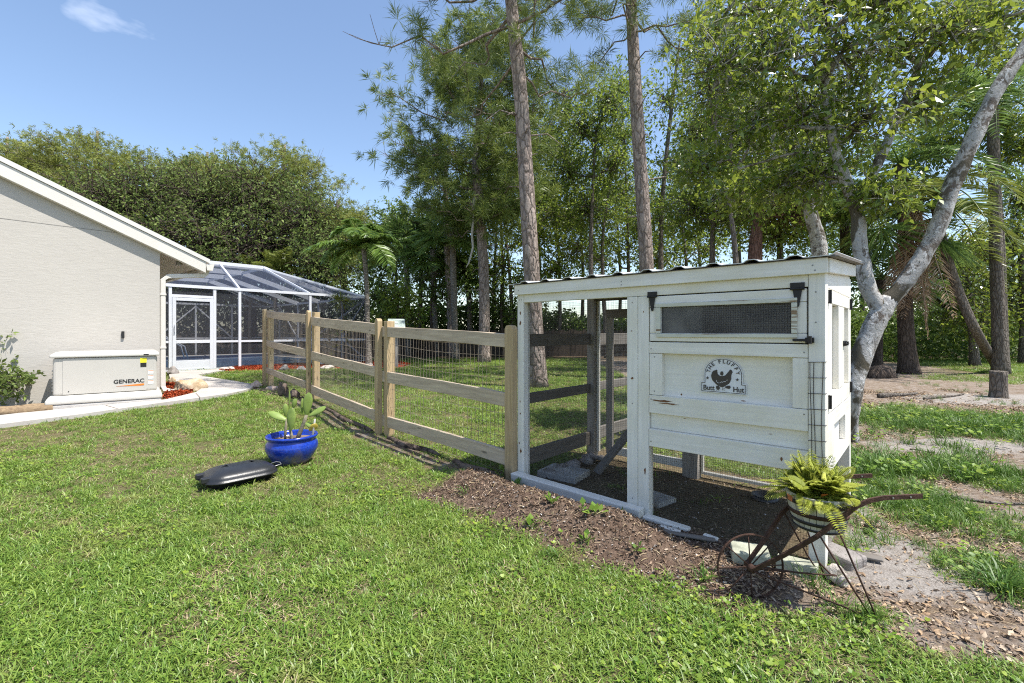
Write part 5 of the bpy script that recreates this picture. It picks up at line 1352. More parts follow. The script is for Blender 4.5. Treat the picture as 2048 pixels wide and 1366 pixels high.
# --- distant pines on the left, behind the oaks
gfar = 'pines behind the oaks'
for i, (px, top, lo, Y, sp, lab) in enumerate(((15, 262, 400, 29, 3.4, 'distant pine at the left picture edge above the roof'), (195, 250, 430, 28, 4.0, 'tall round topped distant pine above the house roof'), (415, 292, 430, 29, 3.0, 'distant pine between the round topped one and the wide one'),
                                       (570, 278, 470, 27, 4.0, 'wide distant pine with open branches beside the blue sky gap'), (680, 390, 540, 26, 3.0, 'low distant pine right of the wide one'), (105, 288, 430, 31, 2.8, 'distant pine half hidden between the two left crowns'))):
    tp = at(px, top, Y); r0 = .22
    path = gpath(Y, (px, 700), (px + 8, 560), (px - 4, 420), (px, top + 12))
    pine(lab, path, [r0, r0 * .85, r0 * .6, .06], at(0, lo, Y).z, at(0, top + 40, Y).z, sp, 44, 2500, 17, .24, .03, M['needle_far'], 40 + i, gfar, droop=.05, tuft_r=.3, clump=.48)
# --- oaks
broad('dense olive oak above the house roof', gpath(24, (230, 700), (235, 560), (250, 470)), [.3, .26, .2], [lob(130, 440, 24, 95, 70), lob(240, 410, 24, 100, 75), lob(340, 400, 25, 90, 75), lob(210, 480, 23, 110, 70), lob(330, 490, 23, 100, 80), lob(290, 560, 23, 100, 70)], .155, 5200, .36, M['darkbark'], M['lf_oak'], 3, name='oak_tree')
broad('dense olive oak rising behind the pool enclosure', gpath(23, (500, 700), (500, 580), (490, 480)), [.3, .26, .2], [lob(420, 400, 24, 90, 80), lob(520, 400, 24, 95, 80), lob(610, 450, 23, 80, 80), lob(430, 490, 23, 100, 80), lob(540, 500, 23, 110, 80), lob(640, 530, 22, 60, 70), lob(420, 570, 22, 80, 60)], .15, 5200, .36, M['darkbark'], M['lf_oak'], 4, name='oak_tree')
# --- the three big pines
pine('tall pine with flaking bark just left of the coop post', gpath(8.8, (1076, 778), (1062, 520), (1042, 200), (1022, 0), (1005, -230), (1000, -420)), [.165, .155, .135, .115, .09, .05], 6.1, 11.2, 2.9, 30, 520, 54, .28, .010, M['needle'], 61, lean=(-.1, .1), clump=.26)
pine('straight pine rising behind the coop roof', gpath(10.4, (1300, 740), (1293, 530), (1276, 260), (1262, 0), (1255, -250), (1255, -380)), [.165, .155, .14, .12, .10, .06], 7.6, 12.6, 2.9, 28, 440, 50, .28, .011, M['needle'], 62, clump=.26)
pine('forked pine with wide crown behind the rail fence', gpath(16, (968, 712), (968, 560), (958, 400), (952, 330), (960, 210), (965, 80)), [.19, .18, .165, .14, .10, .05], 4.6, 11.4, 3.0, 60, 1700, 40, .32, .020, M['needle'], 63, droop=.04, clump=.42)
pine('thin pine trunk behind the forked pine', gpath(19, (905, 705), (898, 560), (893, 440), (890, 330)), [.16, .15, .13, .06], 5.2, 8.6, 2.2, 16, 200, 30, .36, .02, M['needle'], 64)
# a bent bare limb hanging left of the forked pine
o = MB().tube([p for p in [at(948, 395, 15.6), at(948, 430, 15.6), at(944, 470, 15.5), at(946, 495, 15.5), at(938, 525, 15.5), at(932, 535, 15.5)]], [.05, .045, .04, .035, .028, .015], 7).build('dead_limb', plain('bleached_wood', (.42, .40, .37), .9), None, True); tag(o, 'pale bare bent limb hanging beside the forked pine trunk', 'limb')

# --- broadleaf trees behind the yard
gb = 'slender trees behind the yard'
def back(label, Y, trunk, r, lobes, seed, lm='lf_mid', nl=900, leaf=.13, bm_='greybark', shell=.6, clr=.22, cper=10):
    return broad(label, gpath(Y, *trunk), list(np.linspace(r, r * .3, len(trunk))), [lob(a, b, Y + d, c * 1.12, e * 1.12) for (a, b, c, e, d) in lobes], leaf, int(nl * 1.7), clr * 1.15, M[bm_], M[lm], seed, gb, cper=cper, shell=shell)
back('slender leafy tree between the two tall pines', 16.5, [(1185, 705), (1182, 480), (1192, 260)], .11, [(1165, 260, 60, 55, 0), (1225, 330, 55, 55, .5), (1140, 350, 55, 50, .6), (1215, 210, 45, 45, -.4), (1175, 420, 60, 40, .5)], 11)
back('thin tree just left of the straight pine', 19, [(1215, 705), (1205, 480), (1235, 300)], .10, [(1245, 270, 45, 50, 0), (1110, 430, 60, 50, 0), (1215, 430, 50, 45, 1), (1150, 500, 60, 35, 0)], 12, nl=800)
back('sparse tree with sky gaps right of the straight pine', 17, [(1328, 705), (1322, 450), (1345, 200), (1360, 80)], .11, [(1335, 200, 60, 70, 0), (1400, 110, 55, 60, 0), (1350, 330, 50, 50, .5), (1320, 430, 55, 40, 0)], 13, nl=560)
back('broad leafy tree above the middle of the coop roof', 14.5, [(1430, 700), (1425, 480), (1440, 350)], .12, [(1440, 340, 70, 75, 0), (1390, 420, 70, 50, .4), (1490, 270, 60, 60, 0), (1470, 430, 70, 50, 0), (1400, 260, 50, 50, .8)], 14, nl=1000)
back('stout tree with reddish trunk behind the coop roof', 12.5, [(1505, 700), (1510, 520), (1515, 440), (1525, 330)], .24, [(1510, 380, 80, 70, 0), (1570, 300, 70, 70, 0), (1580, 420, 70, 50, 0), (1450, 200, 60, 60, .8)], 15, bm_='redbark', nl=1000)
back('thin dark tree behind the right end of the roof', 13.5, [(1560, 705), (1558, 520), (1565, 400)], .10, [(1600, 330, 60, 60, 0), (1560, 470, 60, 35, 0), (1640, 420, 60, 50, 0)], 16, bm_='darkbark', nl=700)
back('leafy tree left of the tallest flaking pine', 20, [(1030, 705), (1020, 560), (1010, 450)], .11, [(1005, 430, 55, 50, 0), (1075, 470, 60, 50, 0), (1110, 540, 60, 40, 0), (1000, 530, 55, 45, 0), (1060, 570, 60, 35, 0)], 17, nl=850, leaf=.15)
back('dark leafy tree left of the forked pine', 20.5, [(840, 705), (842, 560), (848, 480)], .13, [(850, 450, 60, 45, 0), (800, 470, 45, 45, 0), (885, 520, 50, 50, 0), (930, 450, 55, 50, 0), (930, 540, 50, 45, 0)], 18, 'lf_dark', nl=1100, leaf=.16, bm_='darkbark')
back('thin crooked tree in the dark gap left of the forked pine', 19, [(868, 705), (862, 600), (880, 520)], .07, [(835, 560, 45, 35, 0), (890, 590, 45, 30, 0)], 19, 'lf_dark', nl=450, leaf=.14, bm_='darkbark')
back('thin bare tree right of the forked pine', 20, [(1008, 705), (1002, 590), (1012, 480)], .08, [(1040, 620, 50, 35, 0), (985, 600, 40, 35, 0)], 20, 'lf_dark', nl=520, leaf=.15, bm_='darkbark')
back('bright leafy trees mass at the right picture edge', 15.5, [(2050, 705), (2045, 560), (2035, 450)], .14, [(2020, 490, 60, 70, 0), (2060, 590, 60, 80, 0), (1985, 590, 60, 70, .6), (1960, 500, 50, 60, 0), (2050, 400, 50, 50, 0)], 21, 'lf_bright', nl=1200, leaf=.13)
back('bright leafy tree behind the leaning trunk', 14.5, [(1950, 705), (1940, 600), (1930, 530)], .12, [(1930, 520, 55, 60, 0), (1895, 600, 50, 55, 0), (1945, 630, 55, 45, 0), (1870, 530, 40, 50, 0)], 22, 'lf_bright', nl=1000, leaf=.12)
broad('bright green shrub below the arching palm', gpath(16.5, (795, 715), (797, 640), (795, 600)), [.06, .05, .03], [lob(795, 590, 16.5, 42, 36), lob(820, 630, 16.5, 35, 35), lob(775, 640, 16.5, 35, 35)], .12, 800, .15, M['darkbark'], M['lf_mid'], 23, name='shrub', cat='shrub')

back('slender tree filling the gap right of the flaking pine', 21, [(1120, 705), (1118, 520), (1105, 380)], .10, [(1110, 300, 60, 60, 0), (1090, 390, 55, 55, 0), (1150, 450, 60, 50, 0), (1130, 220, 50, 50, 0)], 24, nl=1000, leaf=.15)
back('tall thin tree close behind the straight pine', 22, [(1262, 705), (1256, 500), (1250, 300)], .11, [(1250, 380, 60, 55, 0), (1200, 280, 55, 60, 0), (1280, 460, 50, 45, 0), (1240, 180, 50, 50, 0), (1190, 520, 60, 40, 0)], 25, nl=950, leaf=.15)
back('thin forked tree above the left half of the coop roof', 20, [(1380, 705), (1372, 520), (1360, 420)], .09, [(1365, 400, 50, 50, 0), (1330, 520, 60, 35, 0), (1410, 500, 60, 40, 0), (1380, 300, 40, 50, 0)], 26, nl=700, leaf=.14)
back('pale slim tree behind the forked pine crown', 22, [(985, 705), (990, 520), (1000, 350)], .10, [(1000, 340, 60, 60, 0), (1060, 290, 50, 60, 0), (940, 380, 50, 50, 0), (1070, 400, 50, 50, 0)], 27, nl=900, leaf=.16)
back('dark tree left of the fan palms', 22, [(790, 705), (790, 590), (795, 500)], .12, [(790, 450, 45, 40, 0), (770, 520, 45, 45, 0), (830, 500, 45, 40, 0), (760, 590, 40, 40, 0)], 28, 'lf_dark', nl=900, leaf=.16, bm_='darkbark')
back('leafy tree behind the second white stem', 11.5, [(1480, 705), (1470, 500), (1450, 360)], .10, [(1420, 180, 70, 80, 0), (1500, 130, 70, 80, 0), (1440, 50, 70, 60, 0), (1540, 250, 70, 60, 0)], 29, 'lf_bright', nl=850, leaf=.10)
back('leafy tree filling the upper right corner', 12.6, [(2010, 715), (2004, 480), (1990, 250)], .09, [(1930, 150, 80, 70, 0), (2030, 120, 70, 80, 0), (1990, 240, 60, 50, 0), (1870, 300, 60, 50, 0), (2040, 300, 50, 60, 0), (1950, 20, 80, 60, 0)], 30, 'lf_bright', nl=1000, leaf=.12, clr=.16)
gb2 = [(1000, 23, 250, 'lf_mid', 'tree crown high behind the forked pine'), (1075, 24, 330, 'lf_mid', 'leafy tree deep behind the flaking pine trunk'), (1160, 23.5, 290, 'lf_bright', 'pale leafy tree deep between the two tall pines'), (1235, 25, 340, 'lf_mid', 'leafy tree deep behind the straight pine on its left'), (1310, 24, 360, 'lf_bright', 'pale leafy tree deep behind the straight pine on its right'), (1395, 23, 330, 'lf_mid', 'leafy tree deep behind the middle of the coop roof'), (1475, 22, 300, 'lf_bright', 'pale leafy tree deep behind the reddish trunk'), (1560, 22, 320, 'lf_mid', 'leafy tree deep behind the second white stem'), (1650, 22, 340, 'lf_mid', 'leafy tree deep behind the end of the coop roof'), (900, 24, 400, 'lf_dark', 'dark leafy tree deep behind the fan palms'), (1720, 21, 380, 'lf_mid', 'leafy tree deep behind the white barked fork')]
for i, (px, Y, top, lm, lab) in enumerate(gb2):
    back(lab, Y, [(px, 705), (px + 6, 560), (px - 5, top + 60)], .12, [(px - 25, top + 40, 50, 55, 0), (px + 30, top + 90, 55, 55, .5), (px - 20, top + 145, 55, 40, 0)], 400 + i, lm, nl=620, leaf=.17, clr=.28)
# --- palms
root, o = palm('feathery green palm standing at the enclosure corner', gpath(14.2, (738, 726), (735, 640), (733, 560), (727, 495)), [.09, .075, .065, .075]); fronds(root, o, at(726, 497, 14.2), 15, 1.75, (.3, 1.35), (.45, .85), M['frond_g'], 71, .46, .06, 44, vee=.15)
root, o = palm('yellow green areca palm above the enclosure roof', gpath(21, (550, 705), (550, 620), (548, 545)), [.08, .07, .06]); fronds(root, o, at(548, 560, 21), 22, 2.1, (.5, 1.45), (.25, .6), M['frond_y'], 72, .5, .04, 30)
root, o = palm('second yellow green palm beside the areca palm', gpath(21.5, (500, 705), (500, 620), (505, 560)), [.08, .07, .06]); fronds(root, o, at(505, 560, 21.5), 14, 1.7, (.5, 1.4), (.25, .6), M['frond_y'], 73, .45, .04, 28)
for i, (px, py, Y, lab) in enumerate(((905, 455, 18, 'fan palm with grey trunk left of the forked pine'), (865, 500, 19.5, 'dark fan palm in the gap left of the grey trunked palm'), (812, 480, 20, 'dark fan palm behind the arching palm'), (935, 545, 21, 'low dark fan palm behind the forked pine'))):
    root, o = palm(lab, gpath(Y, (px + 6, 705), (px + 3, 600), (px, py)), [.13, .12, .12], 'fan_palm'); fan_fronds(root, o, at(px, py, Y), 20, 1.15, M['frond'] if i else M['frond'], 80 + i)
root, o = palm('queen palm with thick trunk at the far right', gpath(11.6, (2002, 748), (1994, 560), (1988, 330), (1984, 200)), [.145, .13, .115, .11], bm_='greybark'); fronds(root, o, at(1980, 190, 11.6), 13, 2.5, (-.2, 1.2), (.6, 1.1), M['frond'], 75, .55, .03, 46)
root, o = palm('skirted palm with hanging dead fronds behind the white tree', gpath(11.8, (1818, 748), (1810, 620), (1812, 500), (1800, 330)), [.20, .16, .14, .12], bm_='darkbark')
fan_fronds(root, o, at(1795, 420, 11.8), 14, 1.3, M['frond'], 85, (-.9, .8)); fronds(root, o, at(1800, 330, 11.8), 12, 2.5, (-.1, 1.1), (.5, 1.0), M['frond'], 76, .5, .03, 40)
fronds(root, o, at(1826, 385, 11.3), 16, 3.1, (-1.5, -1.25), (.0, .06), M['deadfrond'], 77, .34, .022, 40, name='dead_frond', vee=.1)
root, o = palm('dark fan palm behind the coop corner', gpath(13, (1752, 708), (1756, 640), (1762, 560)), [.14, .13, .12], 'fan_palm', 'darkbark'); fan_fronds(root, o, at(1765, 555, 13), 18, 1.15, M['frond'], 86)
root, o = palm('feather palm above the coop roof end', gpath(13.8, (1690, 708), (1690, 560), (1690, 420)), [.14, .13, .12], bm_='darkbark'); fronds(root, o, at(1690, 420, 13.8), 14, 2.2, (-.2, 1.1), (.5, .9), M['frond'], 78, .5, .03, 36)
root, o = palm('leaning grey palm trunk at the right', [gp(2000, 742)] + [at(*q) for q in ((1955, 668, 11.2), (1920, 590, 11.2), (1890, 500, 11.2), (1868, 400, 11.2))], [.105, .10, .095, .095, .09], bm_='greybark'); fronds(root, o, at(1866, 395, 11.2), 12, 2.3, (-.4, 1.1), (.6, 1.0), M['frond_y'], 79, .5, .03, 40)
st = gp(1997, 795)
o = MB().lathe([(.14, -.06), (.125, .03), (.115, .12), (.112, .36), (.12, .42), (.105, .43), (.0001, .42)], 18).build('palm_stump', M['greybark'], None, True); o.location = st; o.scale = (.95, .95, 1); tag(o, 'short cut palm stump standing below the leaning trunk', 'stump')
st = gp(1757, 755); o = link('stump', rock_mesh('stump', 91, .36, .3, .22, M['darkbark'], .18, 3), None, None, True); o.location = (st.x, st.y, st.z + .06); tag(o, 'low rotten stump mound behind the white barked tree', 'stump')

# --- white barked forked tree beside the coop
Yw = 4.75
wt_path = [gp(1690, 878)] + [at(*q) for q in ((1700, 800, Yw), (1722, 715, Yw), (1752, 645, Yw), (1778, 598, Yw))]
wt_path[0].z -= .06
right_stem = [at(*q) for q in ((1772, 606, Yw), (1815, 560, 4.7), (1868, 470, 4.65), (1905, 370, 4.6), (1945, 280, 4.55), (1995, 180, 4.5), (2052, 95, 4.45), (2120, -20, 4.4))]
left_stem = [at(*q) for q in ((1762, 622, Yw), (1738, 580, 4.8), (1722, 510, 4.85), (1714, 430, 4.9), (1692, 360, 4.9), (1668, 290, 4.9), (1650, 180, 4.9), (1660, 60, 4.9))]
mid_stem = [at(*q) for q in ((1712, 425, 4.9), (1745, 350, 5.0), (1790, 250, 5.1), (1840, 130, 5.1), (1900, 20, 5.1))]
wl_ = [(1450, 130, 100, 100, 5.0), (1555, 90, 100, 90, 4.8), (1680, 110, 110, 100, 4.7), (1800, 90, 100, 90, 5.0), (1900, 60, 90, 80, 4.8), (1600, 230, 105, 80, 5.1), (1730, 240, 100, 75, 4.7), (1490, 250, 80, 65, 5.2), (1850, 200, 70, 60, 5.1), (1640, 350, 85, 55, 5.1), (1760, 390, 65, 40, 4.7), (1560, 370, 65, 50, 5.4), (1500, 20, 100, 60, 5.2), (1640, 10, 100, 60, 4.9), (1780, 0, 100, 60, 4.6), (1990, 40, 70, 60, 4.9), (1400, 330, 55, 45, 5.5)]
broad('white barked forked tree with bright broad leaves beside the coop', wt_path, [.11, .095, .092, .095, .085], [lob(a, b, Y, c, d) for (a, b, c, d, Y) in wl_], .078, 960, .075, M['lichen'], M['lf_bright'], 31, name='white_barked_tree', cper=9, shell=.55,
      stems=[(right_stem, [.08, .078, .076, .072, .068, .062, .055, .045]), (left_stem, [.08, .075, .07, .065, .055, .05, .04, .03]), (mid_stem, [.06, .05, .045, .035, .02])], amp=.008, width=.42)
tr2 = gpath(6.6, (1650, 700), (1640, 520), (1625, 440), (1606, 380))
broad('second white barked stem rising behind the coop roof', tr2, [.11, .10, .09, .08], [lob(1590, 300, 6.6, 90, 60), lob(1540, 210, 6.8, 80, 60), lob(1670, 200, 6.8, 80, 60), lob(1480, 380, 6.6, 60, 45)], .085, 900, .10, M['lichen'], M['lf_bright'], 32, name='white_barked_tree', cper=9, shell=.55, amp=.006)

# --- hibiscus at the left edge
hb_ = gp(-8, 822)
broad('leafy hibiscus shrub at the left edge by the wall', [hb_, hb_ + Vector((.02, .05, .3)), hb_ + Vector((.0, .05, .6))], [.02, .016, .012], [(at(5, 750, hb_.y + .05), (.36, .28, .24)), (at(-25, 690, hb_.y + .05), (.30, .25, .26)), (at(28, 765, hb_.y - .05), (.22, .2, .2)), (at(-40, 790, hb_.y), (.4, .3, .2))], .070, 420, .05, M['greybark'], M['lf_oak'], 51, name='shrub', cat='shrub', cper=7)
# --- spiky dracaena and twiggy shrub in the mulch bed
dr = gp(690, 733); root = empty('dracaena', dr, 0, 'thin spiky dracaena in the red mulch before the enclosure', 'plant')
MB().tube([(0, 0, 0), (.05, 0, .9), (-.1, 0, 1.7), (-.13, 0, 2.0)], [.03, .025, .02, .02], 7).build('stem', M['greybark'], root, True)
rg = np.random.default_rng(5); V, Fq = strips(np.tile(np.array([-.13, 0, 2.0]), (70, 1)) + rg.normal(size=(70, 3)) * .03, rg.normal(size=(70, 3)) * .6 + np.array([0, 0, .5]), .42, .03, .2, rg); link('leaves', np_mesh('leaves', V, Fq, M['frond_y'], np.repeat(rg.random(70), 4)), None, root)
tw_ = gp(655, 733); broad('twiggy nearly bare shrub behind the second fence rail', [tw_, tw_ + Vector((.02, 0, .4)), tw_ + Vector((.05, 0, .8))], [.025, .02, .012], [(tw_ + Vector((-.25, 0, 1.2)), (.3, .3, .4)), (tw_ + Vector((.35, 0, 1.1)), (.3, .3, .4)), (tw_ + Vector((.05, 0, .5)), (.3, .3, .3))], .10, 36, .06, M['greybark'], M['frond_y'], 52, name='shrub', cat='shrub', cper=3)

# --- undergrowth along the back boundary (reads as one mass)
rg = np.random.default_rng(9); parts = []; rv = []
for (xa, xb, ya, yb, za, zb, n, sz) in ((-26, -6, 23, 27, 0, 4.2, 15000, .26), (-6, 3, 20.9, 23, 0, 2.9, 14000, .20), (3, 10, 20.9, 24, 0, 2.2, 11000, .2), (7.5, 21, 16.2, 19.5, 0, 2.4, 17000, .17), (9, 26, 19.5, 23, 0, 4.0, 9000, .2)):
    x = rg.uniform(xa, xb, n); y = rg.uniform(ya, yb, n); top = zb * (.45 + .75 * fbm(x * .55, y * .3 + 4, 3)); z = za + .1 + (top - za) * rg.random(n) ** .8
    C = np.stack([x, y, z], 1); V, Fq = leaves(C, rg.normal(size=(n, 3)), sz * rg.uniform(.6, 1.3, n), .5, .3, rg); parts.append((V, Fq)); rv.append(np.repeat(np.clip(rg.normal(.4, .2, n) + .25 * (z / (top + .1) - .6), 0, 1), 4))
V, Fq = cat_mesh(parts); o = link('undergrowth', np_mesh('undergrowth', V, Fq, M['lf_dark'], np.concatenate(rv))); tag(o, 'dense dark undergrowth along the back boundary', 'undergrowth', kind='stuff')
# ------------------------------------------------------------------ scattered ground cover
def scatter_object(name, label, cat, P, rot, scl, idx, protos):
    coll = bpy.data.collections.new(name + '_pieces')
    for q in protos: coll.objects.link(q)
    me = bpy.data.meshes.new(name); me.vertices.add(len(P)); me.vertices.foreach_set('co', np.ascontiguousarray(P, np.float32).ravel())
    a = me.attributes.new('rot', 'FLOAT_VECTOR', 'POINT'); a.data.foreach_set('vector', np.ascontiguousarray(rot, np.float32).ravel())
    a = me.attributes.new('scl', 'FLOAT', 'POINT'); a.data.foreach_set('value', np.ascontiguousarray(scl, np.float32))
    a = me.attributes.new('idx', 'INT', 'POINT'); a.data.foreach_set('value', np.ascontiguousarray(idx, np.int32))
    me.update(); o = link(name, me)
    ng = bpy.data.node_groups.new(name + '_scatter', 'GeometryNodeTree')
    ng.interface.new_socket('Geometry', in_out='INPUT', socket_type='NodeSocketGeometry'); ng.interface.new_socket('Geometry', in_out='OUTPUT', socket_type='NodeSocketGeometry')
    gi = ng.nodes.new('NodeGroupInput'); go = ng.nodes.new('NodeGroupOutput'); ip = ng.nodes.new('GeometryNodeInstanceOnPoints'); ci = ng.nodes.new('GeometryNodeCollectionInfo')
    ci.inputs['Collection'].default_value = coll; ci.inputs['Separate Children'].default_value = True; ci.inputs['Reset Children'].default_value = True
    def na(nm, ty):
        n_ = ng.nodes.new('GeometryNodeInputNamedAttribute'); n_.data_type = ty; n_.inputs['Name'].default_value = nm; return [s for s in n_.outputs if s.enabled and s.name == 'Attribute'][0]
    e2r = ng.nodes.new('FunctionNodeEulerToRotation')
    ng.links.new(gi.outputs[0], ip.inputs['Points']); ng.links.new(ci.outputs[0], ip.inputs['Instance']); ip.inputs['Pick Instance'].default_value = True
    ng.links.new(na('idx', 'INT'), ip.inputs['Instance Index']); ng.links.new(na('rot', 'FLOAT_VECTOR'), e2r.inputs[0]); ng.links.new(e2r.outputs[0], ip.inputs['Rotation']); ng.links.new(na('scl', 'FLOAT'), ip.inputs['Scale'])
    ng.links.new(ip.outputs[0], go.inputs[0])
    md = o.modifiers.new('scatter', 'NODES'); md.node_group = ng
    return tag(o, label, cat, kind='stuff')
def blades_mesh(name, n, spread, hmin, hmax, wmin, wmax, lean, mat, seed, curl=.6):
    rg = np.random.default_rng(seed); V = []; Fq = []; rv = []
    for i in range(n):
        b = np.array([rg.normal() * spread, rg.normal() * spread, -.004]); h = rg.uniform(hmin, hmax); w = rg.uniform(wmin, wmax); az = rg.uniform(0, 2 * np.pi); el = np.clip(rg.normal(lean, .28), .12, 1.5)
        d = np.array([np.cos(az) * np.cos(el), np.sin(az) * np.cos(el), np.sin(el)]); out = np.array([np.cos(az), np.sin(az), 0]); a2 = rg.uniform(0, np.pi); sd = np.array([-np.sin(az), np.cos(az), 0]) * .8 + .5 * np.array([np.cos(a2), np.sin(a2), 0]); sd /= np.linalg.norm(sd)
        p0 = b; p1 = b + d * h * .5; p2 = b + d * h * .9 + out * h * curl * .25 - np.array([0, 0, h * curl * .22]); k = len(V)
        V += [p0 - sd * w * .35, p0 + sd * w * .35, p1 + sd * w * .5, p1 - sd * w * .5, p2 + sd * w * .12, p2 - sd * w * .12]; Fq += [(k, k + 1, k + 2, k + 3), (k + 3, k + 2, k + 4, k + 5)]; rv += [rg.uniform(0, .35)] * 6
    return bpy.data.objects.new(name, np_mesh(name, np.array(V), np.array(Fq), mat, np.array(rv)))
def disc_leaf_mesh(name, n, spread, r0, r1, mat, seed, hgt=.03):
    rg = np.random.default_rng(seed); V = []; Fq = []; rv = []
    for i in range(n):
        c = np.array([rg.normal() * spread, rg.normal() * spread, rg.uniform(.3, 1) * hgt]); r = rg.uniform(r0, r1); nr = unit(np.array([rg.normal() * .35, rg.normal() * .35, 1.])); u = unit(np.cross(nr, [1., .2, 0])); w_ = np.cross(nr, u); k = len(V); ph = rg.uniform(0, 6)
        ring = [c + (u * np.cos(a + ph) + w_ * np.sin(a + ph)) * r * (1.0 if j else .55) for j, a in enumerate(np.linspace(0, 2 * np.pi, 8, endpoint=False))]
        V += ring + [c - nr * r * .12]; rv += [rg.uniform(0, .35)] * 9
        for j in (0, 2, 4, 6): Fq.append((k + j, k + j + 1, k + (j + 2) % 8, k + 8))
    return bpy.data.objects.new(name, np_mesh(name, np.array(V), np.array(Fq), mat, np.array(rv)))
PATCH = [(.75, .48, .70, .5, (.25, .30, .06)), (2.4, .56, .70, .6, (.38, .32, .14)), (1.3, .58, .72, .5, (.07, .145, .02))]
M['lawn'] = instance_foliage('lawn_grass', [(.080, .165, .020), (.165, .275, .040), (.29, .39, .072), (.115, .215, .028)], .32, PATCH, .42, .45)
M['weed'] = instance_foliage('lawn_weed_leaf', [(.10, .20, .02), (.17, .28, .03), (.30, .38, .05), (.13, .22, .03)], .3, None, .45, .35)
M['straw'] = instance_foliage('dry_grass_straw', [(.36, .28, .16), (.48, .39, .25), (.28, .20, .12)], .1, None, .8, .1)
M['tall'] = instance_foliage('tall_rough_grass', [(.055, .125, .018), (.10, .19, .03), (.17, .27, .05)], .3, None, .45, .35)
M['chip'] = instance_foliage('dead_leaf_litter', [(.32, .21, .125), (.42, .31, .20), (.19, .125, .08), (.48, .39, .29), (.26, .19, .14), (.13, .09, .065)], .0, None, .75, .2)
M['darkchip'] = instance_foliage('wood_chip', [(.16, .105, .07), (.32, .235, .17), (.10, .068, .048), (.42, .33, .25)], .0, None, .9, .1)
M['stonechip'] = instance_foliage('pale_stone_chip', [(.5, .46, .42), (.62, .59, .56), (.36, .33, .30)], .0, None, .8, .2)
grass_p = [blades_mesh('lawn_piece_%d' % k, 21, .030, .020, .058, .0028, .0056, .66, M['lawn'], 100 + k) for k in range(6)] + [blades_mesh('lawn_piece_6', 16, .035, .02, .05, .002, .004, .35, M['straw'], 120)] + [disc_leaf_mesh('lawn_piece_7', 5, .035, .005, .010, M['weed'], 121, .028), disc_leaf_mesh('lawn_piece_8', 3, .03, .007, .013, M['weed'], 122, .032)]
rg = np.random.default_rng(77)
pts = []
for (y0, y1, dens) in ((1.25, 2.2, 1900), (2.2, 3.2, 1450), (3.2, 4.6, 900), (4.6, 6.5, 560), (6.5, 9, 330), (9, 13, 170), (13, 19, 100)):
    xm = 1.14 * y1 + .2; n = int((y1 - y0) * 2 * xm * dens); x = rg.uniform(-xm, xm, n); y = rg.uniform(y0, y1, n)
    keep = np.abs(x) < 1.14 * y + .25; pts.append(np.stack([x[keep], y[keep]], 1))
XY = np.concatenate(pts); x, y = XY[:, 0], XY[:, 1]
zz = zones(x, y)
prob = zz['lawn'] * (1 - np.clip(zz['right'], 0, 1) * .35)
bare = np.clip(zz['worn'], 0, 1) * (1 - zz['right']) * (1 - zz['soil']) * (1 - zz['far'])
straw_here = rg.random(len(x)) < .28 * bare
ok = (rg.random(len(x)) < prob) | straw_here
hx = (x - HC.x) * HV.x + (y - HC.y) * HV.y; hy = (x - HC.x) * HN.x + (y - HC.y) * HN.y
ok &= ~((hx < .25) & (hy > -.9)) & ~((hy > 5.2) & (hx < CAGE_L + .1) & (hy < 5.3 + CAGE_D))
ok &= ~inside(WALK, x, y) & ~inside([(p.x, p.y) for p in [gp(436, 744), gp(560, 741), gp(640, 738), gp(800, 736), gp(822, 731), gp(790, 722), gp(690, 727), gp(470, 735)]], x, y)
ok &= np.hypot(x - POT.x, y - POT.y) > PR * .72
lx = (x - LA.x) * math.cos(lrot) + (y - LA.y) * math.sin(lrot); ly = -(x - LA.x) * math.sin(lrot) + (y - LA.y) * math.cos(lrot)
ok &= ~((lx > .02) & (lx < LLx - .02) & (ly > .02) & (ly < LLy))
x, y = x[ok], y[ok]; n = len(x); straw_here = straw_here[ok]
scl = rg.uniform(.6, 1.25, n) * (.75 + .5 * fbm(x * 3.1 + 50, y * 3.1, 3)) * (1 + .10 * np.clip(y - 4, 0, 14)); rot = np.stack([rg.normal(0, .10, n), rg.normal(0, .10, n), rg.uniform(0, 6.28, n)], 1)
weedy = smooth(.50, .66, fbm(x * 1.1 + 20, y * 1.1 + 7, 3)) * (1 - smooth(3.5, 6, y)); dry = smooth(.5, .68, fbm(x * 1.6 + 2, y * 1.6 + 40, 3))
u = rg.random(n); idx = rg.integers(0, 6, n); idx = np.where(u < .06 + .20 * dry, 6, idx); u2 = rg.random(n); idx = np.where(u2 < .035 + .26 * weedy, np.where(rg.random(n) < .6, 7, 8), idx)
idx = np.where(straw_here & (rg.random(n) < .8), 6, idx)
scatter_object('lawn_grass', 'short green lawn grass', 'grass', np.stack([x, y, ground(x, y)], 1), rot, scl, idx, grass_p)
N_LAWN = n
# rough grass tufts on the sandy right side
tall_p = [blades_mesh('tuft_piece_%d' % k, 24, .03, .06, .17, .003, .006, 1.0, M['tall'], 140 + k, .8) for k in range(4)] + [disc_leaf_mesh('tuft_piece_4', 9, .05, .010, .02, M['weed'], 150, .09)]
n = 30000; x = rg.uniform(1.2, 9, n); y = rg.uniform(1.5, 9.5, n); zz = zones(x, y)
d1 = zz['gr'] * zz['right']; near = np.clip(5.5 / (y + .5), .25, 1.6)
s_, t_ = coop_st(x, y)
ok = (rg.random(n) < (.62 * d1 + .075 * zz['right'] * (fbm(x * 1.5, y * 1.5, 3) > .5)) * near) & (np.abs(x) < 1.14 * y + .2) & ~((s_ < CLEN + .04) & (t_ < CDEP + .1) & (t_ > -.1))
x, y = x[ok], y[ok]; n = len(x); size = np.where(y > 3.6, 1.15, .72) * np.where(y > 6, .6, 1)
